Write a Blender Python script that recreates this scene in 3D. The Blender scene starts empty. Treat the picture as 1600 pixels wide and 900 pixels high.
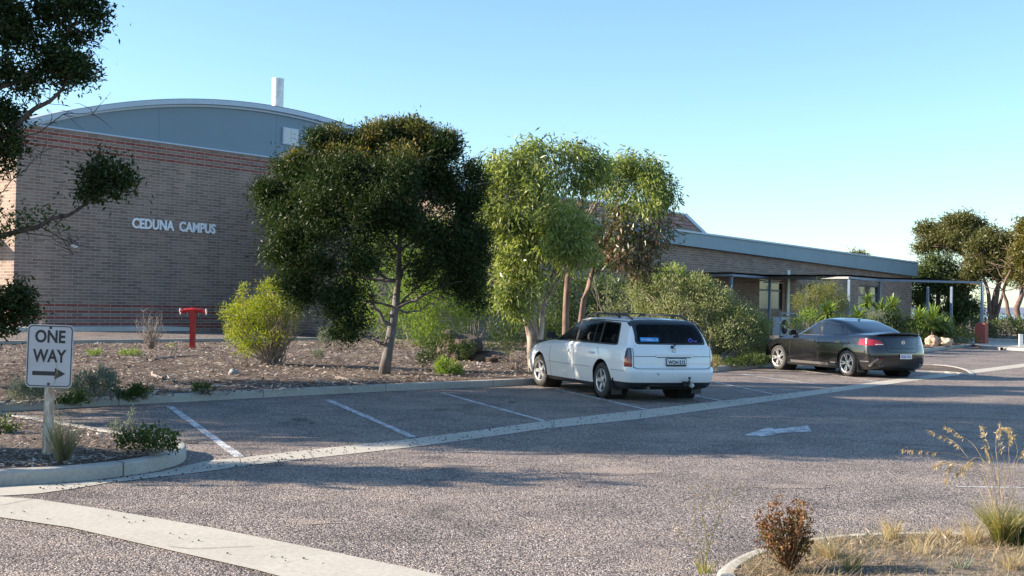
import bpy, bmesh, math, random
import numpy as np
from mathutils import Vector, Matrix
from mathutils.bvhtree import BVHTree
random.seed(7)
RNG = np.random.default_rng(11)
S = bpy.context.scene
COL = S.collection
# ------------------------------------------------------------------ camera, light
CAMH = 1.67
PIT = math.atan(24/1900); ROL = 0.022
RM = Matrix.Rotation(math.pi/2+PIT, 3, 'X') @ Matrix.Rotation(ROL, 3, 'Z')
cd = bpy.data.cameras.new('camera'); cam = bpy.data.objects.new('camera', cd); COL.objects.link(cam)
cd.sensor_width = 36; cd.lens = 1900/1600*36; cd.clip_start = 0.1; cd.clip_end = 12000
M = RM.to_4x4(); M.translation = Vector((0, 0, CAMH)); cam.matrix_world = M
S.camera = cam
SUN_EL = math.radians(22.5); SUN_AZ = Vector((-1, -0.03, 0)).normalized()   # horizontal direction towards the sun
w = bpy.data.worlds.new("World"); S.world = w; w.use_nodes = True
wn = w.node_tree.nodes; wl = w.node_tree.links
sky = wn.new('ShaderNodeTexSky'); sky.sky_type = 'NISHITA'; sky.sun_disc = False
sky.sun_elevation = SUN_EL; sky.sun_rotation = math.atan2(SUN_AZ.x, SUN_AZ.y)
sky.air_density = 1.0; sky.dust_density = 0.35; sky.ozone_density = 1.6; sky.altitude = 0
smx = wn.new('ShaderNodeMix'); smx.data_type = 'RGBA'; smx.blend_type = 'MULTIPLY'; smx.inputs[0].default_value = 1
smx.inputs[7].default_value = (.87, 1.03, 1.13, 1); wl.new(sky.outputs[0], smx.inputs[6]); wl.new(smx.outputs[2], wn['Background'].inputs[0]); wn['Background'].inputs[1].default_value = 0.093
sd = bpy.data.lights.new('sun', 'SUN'); sd.energy = 5.0; sd.angle = math.radians(0.53); sd.color = (1, 0.87, 0.71)
so = bpy.data.objects.new('sun', sd); COL.objects.link(so)
sv = Vector((SUN_AZ.x*math.cos(SUN_EL), SUN_AZ.y*math.cos(SUN_EL), math.sin(SUN_EL)))
so.rotation_euler = sv.to_track_quat('Z', 'Y').to_euler(); so.location = (-30, 0, 30)
S.view_settings.view_transform = 'Standard'; S.view_settings.look = 'None'
S.view_settings.exposure = 1.35; S.view_settings.gamma = 1
S.render.engine = 'CYCLES'
S.cycles.max_bounces = 6; S.cycles.transparent_max_bounces = 8
# ------------------------------------------------------------------ measuring helpers
def ray(px, py): return RM @ Vector(((px-800)/1900, (450-py)/1900, -1))
def G(px, py, z=0.0):
    d = ray(px, py); t = (z-CAMH)/d.z; return Vector((0, 0, CAMH))+d*t
def A(px, py, Y):
    d = ray(px, py); return Vector((0, 0, CAMH))+d*(Y/d.y)
D2 = Vector((0.62614, 0.77971)); N2 = Vector((-0.77971, 0.62614)); A0 = Vector((-17.9986, 43.8966))
def B(s, n, z=0): return Vector((A0.x+D2.x*s+N2.x*n, A0.y+D2.y*s+N2.y*n, z))
def toB(p): q = Vector((p[0]-A0.x, p[1]-A0.y)); return q.dot(D2), q.dot(N2)
def L(px, py, yp=0.0):
    r = ray(px, py); C = Vector((0, 0)); t = (yp-(C-A0).dot(N2))/(Vector((r.x, r.y)).dot(N2))
    P = Vector((0, 0, CAMH))+r*t; s, n = toB(P); return s, P.z
BROT = math.atan2(D2.y, D2.x)
# ------------------------------------------------------------------ object helpers
def tag(o, label=None, cat=None, group=None, kind=None):
    if label: o['label'] = label
    if cat: o['category'] = cat
    if group: o['group'] = group
    if kind: o['kind'] = kind
    return o
def thing(name, label, cat, loc=(0, 0, 0), rz=0, group=None):
    o = bpy.data.objects.new(name, None); COL.objects.link(o); o.location = loc; o.rotation_euler = (0, 0, rz)
    o.empty_display_size = 0.2
    return tag(o, label, cat, group)
class MB:
    def __init__(s): s.v = []; s.f = []; s.m = []
    def add(s, vs, fs, mi=0):
        n = len(s.v); s.v += [tuple(p) for p in vs]; s.f += [tuple(i+n for i in f) for f in fs]; s.m += [mi]*len(fs); return s
    def box(s, x0, x1, y0, y1, z0, z1, mi=0, M=None):
        vs = [Vector(p) for p in ((x0,y0,z0),(x1,y0,z0),(x1,y1,z0),(x0,y1,z0),(x0,y0,z1),(x1,y0,z1),(x1,y1,z1),(x0,y1,z1))]
        if M is not None: vs = [M @ p for p in vs]
        return s.add(vs, [(3,2,1,0),(4,5,6,7),(0,1,5,4),(1,2,6,5),(2,3,7,6),(3,0,4,7)], mi)
    def bar(s, p, q, w, h=None, mi=0, up=Vector((0,0,1))):
        p = Vector(p); q = Vector(q); h = h or w; d = (q-p).normalized()
        if abs(d.dot(up)) > .98: up = Vector((1,0,0))
        a = d.cross(up).normalized()*w/2; b = a.cross(d).normalized()*h/2
        vs = [p-a-b, p+a-b, p+a+b, p-a+b, q-a-b, q+a-b, q+a+b, q-a+b]
        return s.add(vs, [(3,2,1,0),(4,5,6,7),(0,1,5,4),(1,2,6,5),(2,3,7,6),(3,0,4,7)], mi)
    def tube(s, pts, rad, n=8, mi=0, cap=True):
        pts = [Vector(p) for p in pts]; k = len(pts)
        if not hasattr(rad, '__len__'): rad = [rad]*k
        base = len(s.v); ref = Vector((0.13, 0.21, 0.97))
        for i, p in enumerate(pts):
            d = (pts[min(i+1, k-1)]-pts[max(i-1, 0)])
            d = d.normalized() if d.length > 1e-9 else Vector((0,0,1))
            r0 = ref if abs(d.dot(ref)) < .95 else Vector((1, 0.1, 0))
            a = d.cross(r0).normalized(); b = d.cross(a)
            for j in range(n):
                t = 2*math.pi*j/n; s.v.append(tuple(p+(a*math.cos(t)+b*math.sin(t))*rad[i]))
        for i in range(k-1):
            for j in range(n):
                s.f.append((base+i*n+j, base+i*n+(j+1)%n, base+(i+1)*n+(j+1)%n, base+(i+1)*n+j)); s.m.append(mi)
        if cap:
            s.f.append(tuple(base+j for j in range(n))[::-1]); s.m.append(mi)
            s.f.append(tuple(base+(k-1)*n+j for j in range(n))); s.m.append(mi)
        return s
    def lathe(s, prof, n=24, M=None, mi=0):   # prof: (r, h) about local z
        base = len(s.v); M = M or Matrix.Identity(4)
        for r, h in prof:
            for j in range(n):
                t = 2*math.pi*j/n; s.v.append(tuple(M @ Vector((r*math.cos(t), r*math.sin(t), h))))
        for i in range(len(prof)-1):
            for j in range(n):
                s.f.append((base+i*n+j, base+i*n+(j+1)%n, base+(i+1)*n+(j+1)%n, base+(i+1)*n+j)); s.m.append(mi)
        return s
    def poly(s, pts, mi=0): return s.add(pts, [tuple(range(len(pts)))], mi)
    def prism(s, pts, off, mi=0):   # pts 3D outline, extruded by off
        n = len(pts); off = Vector(off); a = [Vector(p) for p in pts]; b = [p+off for p in a]
        return s.add(a+b, [tuple(range(n)), tuple(range(2*n-1, n-1, -1))]+[(i, i+n, (i+1)%n+n, (i+1)%n) for i in range(n)], mi)
    def build(s, name, mats, parent=None, smooth=False, origin=None, kind=None, fixn=False):
        me = bpy.data.meshes.new(name)
        if origin is not None:
            ox, oy, oz = origin; vs = [(x-ox, y-oy, z-oz) for x, y, z in s.v]
        else: vs = s.v
        me.from_pydata(vs, [], s.f)
        if not isinstance(mats, (list, tuple)): mats = [mats]
        for m in mats: me.materials.append(m)
        if len(mats) > 1: me.polygons.foreach_set('material_index', s.m)
        if fixn:
            bm = bmesh.new(); bm.from_mesh(me); bmesh.ops.recalc_face_normals(bm, faces=bm.faces); bm.to_mesh(me); bm.free()
        if smooth: me.polygons.foreach_set('use_smooth', [True]*len(me.polygons))
        me.update(); o = bpy.data.objects.new(name, me); COL.objects.link(o)
        if parent: o.parent = parent
        elif origin is not None: o.location = origin
        if kind: o['kind'] = kind
        return o
def quads_obj(name, V, mat, parent=None, origin=None, nper=4):
    """V: (N, nper, 3) array of loose polygons"""
    N = V.shape[0]; co = V.reshape(-1, 3).astype(np.float32).copy()
    if origin is not None: co -= np.array(origin, dtype=np.float32)
    me = bpy.data.meshes.new(name); me.vertices.add(N*nper); me.vertices.foreach_set('co', co.ravel())
    me.loops.add(N*nper); me.loops.foreach_set('vertex_index', np.arange(N*nper, dtype=np.int32))
    me.polygons.add(N); me.polygons.foreach_set('loop_start', np.arange(0, N*nper, nper, dtype=np.int32))
    me.polygons.foreach_set('loop_total', np.full(N, nper, dtype=np.int32))
    me.materials.append(mat); me.update(calc_edges=True)
    o = bpy.data.objects.new(name, me); COL.objects.link(o)
    if parent: o.parent = parent
    elif origin is not None: o.location = origin
    return o
# ------------------------------------------------------------------ materials
def mat(name): 
    m = bpy.data.materials.new(name); m.use_nodes = True; return m, m.node_tree.nodes, m.node_tree.links, m.node_tree.nodes['Principled BSDF']
def ramp(n, l, src, stops, interp='LINEAR'):
    r = n.new('ShaderNodeValToRGB'); r.color_ramp.interpolation = interp
    while len(r.color_ramp.elements) < len(stops): r.color_ramp.elements.new(0.5)
    for e, (p, c) in zip(r.color_ramp.elements, stops): e.position = p; e.color = (*c, 1) if len(c) == 3 else c
    l.new(src, r.inputs[0]); return r.outputs[0]
def noise(n, l, scale, detail=4, vec=None, rough=0.55, dist=0):
    t = n.new('ShaderNodeTexNoise'); t.inputs['Scale'].default_value = scale; t.inputs['Detail'].default_value = detail
    t.inputs['Roughness'].default_value = rough; t.inputs['Distortion'].default_value = dist
    if vec is not None: l.new(vec, t.inputs['Vector'])
    return t.outputs['Fac']
def mixc(n, l, f, a, b, mode='MIX'):
    m = n.new('ShaderNodeMix'); m.data_type = 'RGBA'; m.blend_type = mode
    for s_, v in ((m.inputs[0], f), (m.inputs[6], a), (m.inputs[7], b)):
        if isinstance(v, (int, float)): s_.default_value = v
        elif isinstance(v, tuple): s_.default_value = (*v, 1)
        else: l.new(v, s_)
    return m.outputs[2]
def math_(n, l, op, a, b=None, clamp=False):
    m = n.new('ShaderNodeMath'); m.operation = op; m.use_clamp = clamp
    for s_, v in ((m.inputs[0], a), (m.inputs[1], b)):
        if v is None: continue
        if isinstance(v, (int, float)): s_.default_value = v
        else: l.new(v, s_)
    return m.outputs[0]
def bump(n, l, h, strength, dist, b, prev=None):
    k = n.new('ShaderNodeBump'); k.inputs['Strength'].default_value = strength; k.inputs['Distance'].default_value = dist
    l.new(h, k.inputs['Height'])
    if prev is not None: l.new(prev, k.inputs['Normal'])
    l.new(k.outputs[0], b.inputs['Normal']); return k.outputs[0]
def objco(n): return n.new('ShaderNodeTexCoord').outputs['Object']
def geopos(n): return n.new('ShaderNodeNewGeometry').outputs['Position']
def plain(name, col, rough=0.6, metal=0, var=0.12, scale=6, coat=0, bmp=0):
    m, n, l, b = mat(name); co = objco(n)
    f = noise(n, l, scale, 5, co)
    c = ramp(n, l, f, [(0.3, tuple(x*(1-var) for x in col)), (0.7, tuple(min(1, x*(1+var)) for x in col))])
    l.new(c, b.inputs['Base Color']); b.inputs['Roughness'].default_value = rough; b.inputs['Metallic'].default_value = metal
    b.inputs['Coat Weight'].default_value = coat; b.inputs['Coat Roughness'].default_value = 0.03
    if bmp: bump(n, l, f, 0.5, bmp, b)
    return m
def leafmat(name, cols, trans=0.35, rough=0.5, spec=0.4):
    m, n, l, b = mat(name)
    g = n.new('ShaderNodeNewGeometry'); 
    st = [(i/(len(cols)-1), c) for i, c in enumerate(cols)]
    nz = noise(n, l, 1.6, 3, g.outputs['Position'])
    f = math_(n, l, 'ADD', math_(n, l, 'MULTIPLY', g.outputs['Random Per Island'], 0.75), math_(n, l, 'MULTIPLY', math_(n, l, 'SUBTRACT', nz, 0.35), 0.8), True)
    c = ramp(n, l, f, st)
    l.new(c, b.inputs['Base Color']); b.inputs['Roughness'].default_value = rough
    b.inputs['Specular IOR Level'].default_value = spec
    t = n.new('ShaderNodeBsdfTranslucent'); l.new(mixc(n, l, 1.0, c, (1.3, 1.35, 0.7), 'MULTIPLY'), t.inputs['Color'])
    mx = n.new('ShaderNodeMixShader'); mx.inputs[0].default_value = trans
    l.new(b.outputs[0], mx.inputs[1]); l.new(t.outputs[0], mx.inputs[2])
    l.new(mx.outputs[0], n['Material Output'].inputs['Surface']); return m
def asphalt(name, dark=1.0):
    m, n, l, b = mat(name); co = geopos(n)
    v = n.new('ShaderNodeTexVoronoi'); v.inputs['Scale'].default_value = 78; l.new(co, v.inputs['Vector'])
    v2 = n.new('ShaderNodeTexVoronoi'); v2.inputs['Scale'].default_value = 27; l.new(co, v2.inputs['Vector'])
    sep = n.new('ShaderNodeSeparateColor'); l.new(v.outputs['Color'], sep.inputs[0])
    k = dark
    stone = ramp(n, l, sep.outputs[0], [(0, (.042*k, .039*k, .037*k)), (.35, (.172*k, .143*k, .128*k)), (.7, (.350*k, .288*k, .254*k)), (.93, (.53*k, .46*k, .40*k)), (1, (.64*k, .58*k, .52*k))])
    big = noise(n, l, 0.35, 5, co, 0.6); med = noise(n, l, 2.2, 4, co, 0.65)
    sandm = ramp(n, l, math_(n, l, 'ADD', math_(n, l, 'MULTIPLY', big, .6), math_(n, l, 'MULTIPLY', med, .4)), [(.50, (0,0,0)), (.62, (1,1,1))])
    c = mixc(n, l, math_(n, l, 'MULTIPLY', sandm, .50), stone, (.42, .335, .275))
    wear = ramp(n, l, noise(n, l, 0.9, 6, co, .7, .6), [(.32, (.60,.60,.62)), (.52, (1,1,1)), (.70, (1.15,1.13,1.1))])
    c = mixc(n, l, 1.0, c, wear, 'MULTIPLY'); c = mixc(n, l, 1.0, c, ramp(n, l, v.outputs['Distance'], [(.35, (1.15,1.13,1.12)), (.75, (.55,.53,.53))]), 'MULTIPLY')
    l.new(c, b.inputs['Base Color']); b.inputs['Roughness'].default_value = 0.75; b.inputs['Specular IOR Level'].default_value = 0.35
    h = math_(n, l, 'ADD', math_(n, l, 'MULTIPLY', v.outputs['Distance'], -1.0), math_(n, l, 'MULTIPLY', v2.outputs['Distance'], -.6))
    bump(n, l, h, 0.7, 0.015, b)
    return m
def concrete(name, col=(.42,.40,.36), stain=0.25):
    m, n, l, b = mat(name); co = geopos(n)
    f = noise(n, l, 1.3, 6, co, .65); g = noise(n, l, 26, 5, co)
    c = ramp(n, l, f, [(.3, tuple(x*(1-stain) for x in col)), (.7, tuple(x*1.1 for x in col))])
    c2 = mixc(n, l, .35, c, ramp(n, l, g, [(.35, tuple(x*.72 for x in col)), (.6, tuple(x*1.15 for x in col))]))
    crack = n.new('ShaderNodeTexVoronoi'); crack.feature = 'DISTANCE_TO_EDGE'; crack.inputs['Scale'].default_value = .45
    dn = n.new('ShaderNodeVectorMath'); dn.operation = 'ADD'; nn = n.new('ShaderNodeTexNoise'); nn.inputs['Scale'].default_value = 2.0; l.new(co, nn.inputs['Vector'])
    l.new(co, dn.inputs[0]); l.new(nn.outputs['Color'], dn.inputs[1]); l.new(dn.outputs[0], crack.inputs['Vector'])
    cm = ramp(n, l, crack.outputs['Distance'], [(0, (.45,.42,.4)), (.006, (1,1,1))])
    c3 = mixc(n, l, .18, c2, mixc(n, l, 1.0, c2, cm, 'MULTIPLY'))
    l.new(c3, b.inputs['Base Color']); b.inputs['Roughness'].default_value = .85
    bump(n, l, g, .4, .004, b); return m
def paintline(name):
    m, n, l, b = mat(name); co = geopos(n)
    v = n.new('ShaderNodeTexVoronoi'); v.inputs['Scale'].default_value = 62; l.new(co, v.inputs['Vector'])
    wear = math_(n, l, 'ADD', math_(n, l, 'MULTIPLY', noise(n, l, 5, 5, co, .7), .8), math_(n, l, 'MULTIPLY', v.outputs['Distance'], .45))
    c = ramp(n, l, wear, [(.60, (.72,.72,.72)), (.70, (.16,.145,.14))])
    l.new(c, b.inputs['Base Color']); b.inputs['Roughness'].default_value = .7
    bump(n, l, v.outputs['Distance'], .5, .006, b); return m
def brick(name, axis, zs_red, red_top=None):
    m, n, l, b = mat(name); co = objco(n)
    sp = n.new('ShaderNodeSeparateXYZ'); l.new(co, sp.inputs[0])
    cb = n.new('ShaderNodeCombineXYZ'); l.new(sp.outputs[axis], cb.inputs[0]); l.new(sp.outputs[2], cb.inputs[1])
    br = n.new('ShaderNodeTexBrick'); l.new(cb.outputs[0], br.inputs['Vector']); br.inputs['Scale'].default_value = 1
    br.inputs['Brick Width'].default_value = .47; br.inputs['Row Height'].default_value = .1175; br.inputs['Mortar Size'].default_value = .012
    br.inputs['Mortar Smooth'].default_value = .3; br.inputs['Bias'].default_value = 0
    br.inputs['Color1'].default_value = (0, 0, 0, 1); br.inputs['Color2'].default_value = (1, 1, 1, 1); br.inputs['Mortar'].default_value = (.5, .5, .5, 1)
    tan = ramp(n, l, br.outputs['Color'], [(0, (.235, .168, .135)), (.45, (.29, .21, .168)), (1, (.36, .265, .21))])
    red = ramp(n, l, br.outputs['Color'], [(0, (.27, .085, .068)), (1, (.33, .11, .085))])
    tot = None
    for (a, c_) in zs_red:
        f = math_(n, l, 'MULTIPLY', math_(n, l, 'GREATER_THAN', sp.outputs[2], a), math_(n, l, 'LESS_THAN', sp.outputs[2], c_))
        tot = f if tot is None else math_(n, l, 'ADD', tot, f, True)
    col = mixc(n, l, tot, tan, red) if tot is not None else tan
    big = noise(n, l, .6, 5, co); col = mixc(n, l, .8, col, ramp(n, l, big, [(.3, (.8,.8,.82)), (.7, (1.12,1.1,1.08))]), 'MULTIPLY')
    mpz = n.new('ShaderNodeMapping'); mpz.inputs['Scale'].default_value = (1.6, 1.6, .12); l.new(co, mpz.inputs['Vector']); col = mixc(n, l, .7, col, ramp(n, l, noise(n, l, 1.0, 5, mpz.outputs[0], .65), [(.3, (.76,.77,.80)), (.68, (1.12,1.10,1.06))]), 'MULTIPLY'); fine = noise(n, l, 45, 4, co); col = mixc(n, l, .6, col, ramp(n, l, fine, [(.3, (.75,.75,.75)), (.7, (1.15,1.15,1.15))]), 'MULTIPLY')
    c = mixc(n, l, br.outputs['Fac'], col, (.42, .37, .33))
    l.new(c, b.inputs['Base Color']); b.inputs['Roughness'].default_value = .9; b.inputs['Specular IOR Level'].default_value = .2
    inv = math_(n, l, 'SUBTRACT', 1, br.outputs['Fac']); bump(n, l, inv, .6, .008, b); return m
def barkmat(name, c1, c2, sc=9):
    m, n, l, b = mat(name); co = geopos(n)
    mp = n.new('ShaderNodeMapping'); mp.inputs['Scale'].default_value = (1, 1, .3); l.new(co, mp.inputs['Vector'])
    f = noise(n, l, sc, 6, mp.outputs[0], .7); c = ramp(n, l, f, [(.35, c1), (.6, c2)])
    l.new(c, b.inputs['Base Color']); b.inputs['Roughness'].default_value = .85; bump(n, l, f, .8, .02, b); return m
def soil(name):
    m, n, l, b = mat(name); co = geopos(n)
    v = n.new('ShaderNodeTexVoronoi'); v.inputs['Scale'].default_value = 26; l.new(co, v.inputs['Vector'])
    dn = n.new('ShaderNodeVectorMath'); dn.operation = 'ADD'; nn = n.new('ShaderNodeTexNoise'); nn.inputs['Scale'].default_value = 9; l.new(co, nn.inputs['Vector'])
    l.new(co, dn.inputs[0]); l.new(nn.outputs['Color'], dn.inputs[1]); l.new(dn.outputs[0], v.inputs['Vector'])
    sep = n.new('ShaderNodeSeparateColor'); l.new(v.outputs['Color'], sep.inputs[0])
    a = ramp(n, l, sep.outputs[0], [(0, (.05, .038, .032)), (.5, (.13, .088, .068)), (.85, (.25, .17, .13)), (1, (.40, .32, .27))])
    big = noise(n, l, .5, 5, co, .6, .5)
    sand = ramp(n, l, noise(n, l, 12, 4, co), [(.3, (.22, .16, .12)), (.7, (.32, .245, .19))])
    c = mixc(n, l, ramp(n, l, big, [(.5, (0,0,0)), (.62, (1,1,1))]), a, sand)
    l.new(c, b.inputs['Base Color']); b.inputs['Roughness'].default_value = .95
    bump(n, l, math_(n, l, 'ADD', v.outputs['Distance'], noise(n, l, 18, 5, co)), .9, .05, b); return m
MT = {}
MT['asphalt'] = asphalt('sprayed_seal_asphalt'); MT['asphalt2'] = asphalt('lane_asphalt', .85)
MT['concrete'] = concrete('concrete', (.47,.43,.36), .16); MT['kerb'] = concrete('kerb_concrete', (.42,.395,.35), .25)
MT['line'] = paintline('worn_white_paint'); MT['soil'] = soil('mulch_soil')
cr = .1175
red_rows = [(k*cr, (k+j)*cr) for k, j in ((10,1),(8,1),(6,1),(3,2),(60,1),(62,1),(64,1),(66,1))]
MT['brick'] = brick('hall_brick', 0, red_rows); MT['brick_side'] = brick('hall_brick_side', 1, red_rows)
MT['brick_wing'] = brick('wing_brick', 0, []); MT['brick_wing_side'] = brick('wing_brick_side', 1, [])
MT['red_brick'] = plain('red_brick_trim', (.30,.085,.062), .9)
MT['cladding'] = plain('blue_grey_cladding', (.175,.255,.315), .55, 0, .05, .5)
MT['fascia'] = plain('fascia_sheet', (.20,.30,.36), .5, 0, .07, .8)
MT['trim'] = plain('pale_roof_trim', (.42,.52,.62), .4, 0, .05)
MT['roof'] = plain('zinc_roof', (.45,.50,.53), .35, .3, .06)
MT['galv'] = plain('galvanised_flue', (.55,.57,.58), .45, .4, .18, 4)
MT['white'] = plain('white_paint', (.74,.74,.72), .45, 0, .05)
MT['letter'] = plain('pale_sign_letters', (.88,.90,.92), .4)
MT['navy'] = plain('navy_steel_paint', (.035,.055,.10), .4, .2)
MT['dark'] = plain('dark_interior', (.012,.012,.014), .8)
MT['metal_blue'] = plain('blue_grey_post', (.16,.21,.28), .45, .1)
MT['glass_dark'] = plain('window_glass', (.03,.04,.045), .06)
MT['blind'] = plain('pale_blind', (.30,.33,.32), .7)
# ------------------------------------------------------------------ setting
def gz(n):            # height of the soil behind the car park, n = distance behind the kerb line
    t = min(1, max(0, n/7)); return .13 + .13*t*t*(3-2*t)
def soil_z(x, y): s, n = toB((x, y)); return gz(n+26.1)
def make_ground():
    def axis(fine0, fine1, step, outer):
        a = list(np.arange(fine0, fine1+.1, step)); return [-o for o in outer[::-1]]+a+list(outer)
    ss = axis(-60, 180, 4.0, [260, 500, 1200, 3000, 9000]); nn_ = axis(-60, 120, 2.0, [260, 500, 1200, 3000, 9000])
    m = MB(); 
    for n in nn_:
        for s in ss:
            p = B(s, n); q = n+26.1; z = -.06
            if q > 8: z = -.06+.28*min(1, (q-8)/5)
            if n > 60: z = .22-min(25, (n-60)*.02)*.0
            m.v.append((p.x, p.y, z))
    W = len(ss)
    for j in range(len(nn_)-1):
        for i in range(W-1): m.f.append((j*W+i, j*W+i+1, (j+1)*W+i+1, (j+1)*W+i)); m.m.append(0)
    return m.build('ground', MT['soil'], kind='structure')
make_ground()
# sea and far shore
m, n_, l_, b_ = mat('sea_water'); b_.inputs['Base Color'].default_value = (.20, .26, .34, 1); b_.inputs['Roughness'].default_value = .25
sm = MB(); sm.add([(-6000, 330, .26), (9000, 330, .26), (9000, 9500, .26), (-6000, 9500, .26)], [(0,1,2,3)]); sm.build('sea', m, kind='structure')
hm = MB(); xs = np.linspace(-3000, 6000, 90); 
hz_ = [28+22*math.sin(x*.0011+1)+14*math.sin(x*.0031)+5*math.sin(x*.011) for x in xs]
for x, h in zip(xs, hz_): hm.v += [(x, 4200, -1), (x, 4400, max(5, h)), (x, 5200, max(5, h)*.8)]
for i in range(len(xs)-1):
    a = i*3; hm.f += [(a, a+3, a+4, a+1), (a+1, a+4, a+5, a+2)]; hm.m += [0, 0]
hm.build('hills', plain('far_hills', (.17,.20,.26), .9), kind='structure')  # blue-grey base colour stands in for distance haze
# car park surface
def P3(l, z): return [(*G(px, py, z)[:2], z) for px, py in l]
kerb_px = [(-420,668),(-200,652),(0,643),(200,632.5),(400,622),(600,611.5),(830,601.5),(1000,590),(1130,580),(1205,572.5),(1330,561),(1440,551),(1490,544),(1530,540.5)]
K = [G(px, py, 0) for px, py in kerb_px]
Kb = K + [Vector((24.2, 58.0, 0)), Vector((34, 62, 0)), Vector((60, 74, 0))]
am = MB(); am.poly([(p.x, p.y, 0) for p in [Vector((-60,-14,0)), Vector((90,-14,0)), Vector((90,74,0))]+Kb[::-1]+[Vector((-60,6,0))]])
am.build('asphalt_car_park', MT['asphalt'], kind='structure')
# service lane in front of the hall
lm = MB(); lm.poly([tuple(B(-40, -10.2, .30)), tuple(B(6.5, -10.2, .30)), tuple(B(6.5, -1.61, .30)), tuple(B(-40, -1.61, .30))]); lm.build('service_lane', MT['asphalt2'], kind='structure')
fm = MB(); 
def boxB(mb, s0, s1, n0, n1, z0, z1, mi=0):
    vs = [B(s0,n0,z0),B(s1,n0,z0),B(s1,n1,z0),B(s0,n1,z0),B(s0,n0,z1),B(s1,n0,z1),B(s1,n1,z1),B(s0,n1,z1)]
    mb.add(vs, [(3,2,1,0),(4,5,6,7),(0,1,5,4),(1,2,6,5),(2,3,7,6),(3,0,4,7)], mi)
boxB(fm, -40, 6.5, -1.6, -.01, .0, .45); fm.build('footpath', concrete('pale_path', (.60,.58,.53), .1), kind='structure')
fm = MB(); boxB(fm, -40, 6.5, -10.36, -10.21, .0, .36); fm.build('lane_kerb', MT['kerb'], kind='structure')
def offset(poly, d, closed=False):
    n = len(poly); out = []
    for i in range(n):
        a = poly[(i-1) % n] if closed or i > 0 else poly[i]; c = poly[(i+1) % n] if closed or i < n-1 else poly[i]
        t = Vector((c[0]-a[0], c[1]-a[1])).normalized(); out.append((poly[i][0]-t.y*d, poly[i][1]+t.x*d))
    return out
def smooth_poly(pts, closed=False, it=2):
    pts = [Vector((p[0], p[1])) for p in pts]
    for _ in range(it):
        q = []; n = len(pts); rng = range(n) if closed else range(n-1)
        if not closed: q.append(pts[0])
        for i in rng:
            a, b = pts[i], pts[(i+1) % n]; q += [a*.75+b*.25, a*.25+b*.75]
        if not closed: q.append(pts[-1])
        pts = q
    return pts
def kerb(name, pts, w, z0, z1, mt, closed=False):
    o = [(p[0], p[1]) for p in pts]; i1 = offset(o, .02, closed); i2 = offset(o, w-.02, closed); i3 = offset(o, w, closed)
    m = MB(); n = len(o); prof = [(o, z0), (o, z1-.025), (i1, z1-.004), (offset(o, .05, closed), z1), (i2, z1), (i3, z1-.03), (i3, z0)]
    for ring, z in prof: m.v += [(p[0], p[1], z) for p in ring]
    for r in range(len(prof)-1):
        for i in range(n if closed else n-1):
            j = (i+1) % n; m.f.append((r*n+i, r*n+j, (r+1)*n+j, (r+1)*n+i)); m.m.append(0)
    return m.build(name, mt, kind='structure')
kp = smooth_poly(K+[Vector((22.6, 56.2, 0))], False, 1)
kerb('kerb', kp, .15, -.02, .13, MT['kerb'])
km = []
def kerb_joints(pts, step, w, z1):
    acc = 0
    for a, b in zip(pts[:-1], pts[1:]):
        a = Vector((a[0], a[1])); b = Vector((b[0], b[1])); L_ = (b-a).length; t = (b-a)/max(L_, 1e-6); n_ = Vector((-t.y, t.x)); acc += L_
        if acc > step:
            acc = 0; c = (a+b)/2; m = MB(); p = c-n_*.004; q = c+n_*(w-.005); u = t*.006
            m.add([(p.x-u.x,p.y-u.y,.0),(p.x+u.x,p.y+u.y,.0),(p.x+u.x,p.y+u.y,z1+.003),(p.x-u.x,p.y-u.y,z1+.003),(q.x-u.x,q.y-u.y,z1+.003),(q.x+u.x,q.y+u.y,z1+.003)], [(0,1,2,3),(3,2,5,4)]); m.build('kerb_joint', MT['mastic_dark'], kind='structure')
MT['mastic_dark'] = plain('kerb_joint_dark', (.12,.105,.09), .95)
kerb_joints([p.lerp(q, k/8) for p, q in zip(kp[:-1], kp[1:]) for k in range(8)], 2.6, .15, .13)
# soil bed behind the kerb
bed = MB(); rows = [.13,.5,1,1.5,2.2,3,4,5,6,7.5,9,11,13,15.75]
ko = offset([(p.x, p.y) for p in K], .0)
for i, p in enumerate(K):
    s, n = toB(p)
    for r, q in enumerate(rows):
        nn = n+q if q < 5 else (-26.1+q)+(n+26.1)*max(0, 1-(q-5)/6)
        w_ = B(s, nn); bed.v.append((w_.x, w_.y, gz(q)+.004-(.012 if q < .2 else 0)))
R_ = len(rows)
for i in range(len(K)-1):
    for r in range(R_-1): bed.f.append((i*R_+r, (i+1)*R_+r, (i+1)*R_+r+1, i*R_+r+1)); bed.m.append(0)
bed.build('garden_bed', MT['soil'], kind='structure', smooth=True)
# concrete drain strip with joints
up_px = [(375,715),(480,703),(640,686),(750,672),(860,656.5),(1000,641),(1100,629),(1214,617),(1300,606),(1412,590.6),(1500,580.5),(1600,568),(1800,543)]
lo_px = [(378,728),(485,716),(649,698),(755,683.5),(853,669.5),(1000,654.5),(1100,641),(1210,626),(1300,613.5),(1412,597),(1500,586),(1600,573.5),(1800,547)]
def strip(name, ups, los, z, mt, closed=False):
    m = MB(); a = P3(ups, z); b = P3(los, z); m.v += a+b; n = len(a)
    for i in range(n-1): m.f.append((i, i+1, n+i+1, n+i)); m.m.append(0)
    return m.build(name, mt, kind='structure')
strip('drain_strip', up_px, lo_px, .005, MT['concrete'])
strip('island_gutter', [(-300,742),(-100,757),(0,760),(100,755),(180,748),(250,737),(300,725),(330,719),(374,715)], [(-300,790),(-100,779),(0,774.5),(60,771),(110,764),(170,754),(250,745),(325,736),(377,728)], .005, MT['concrete'])
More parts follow.
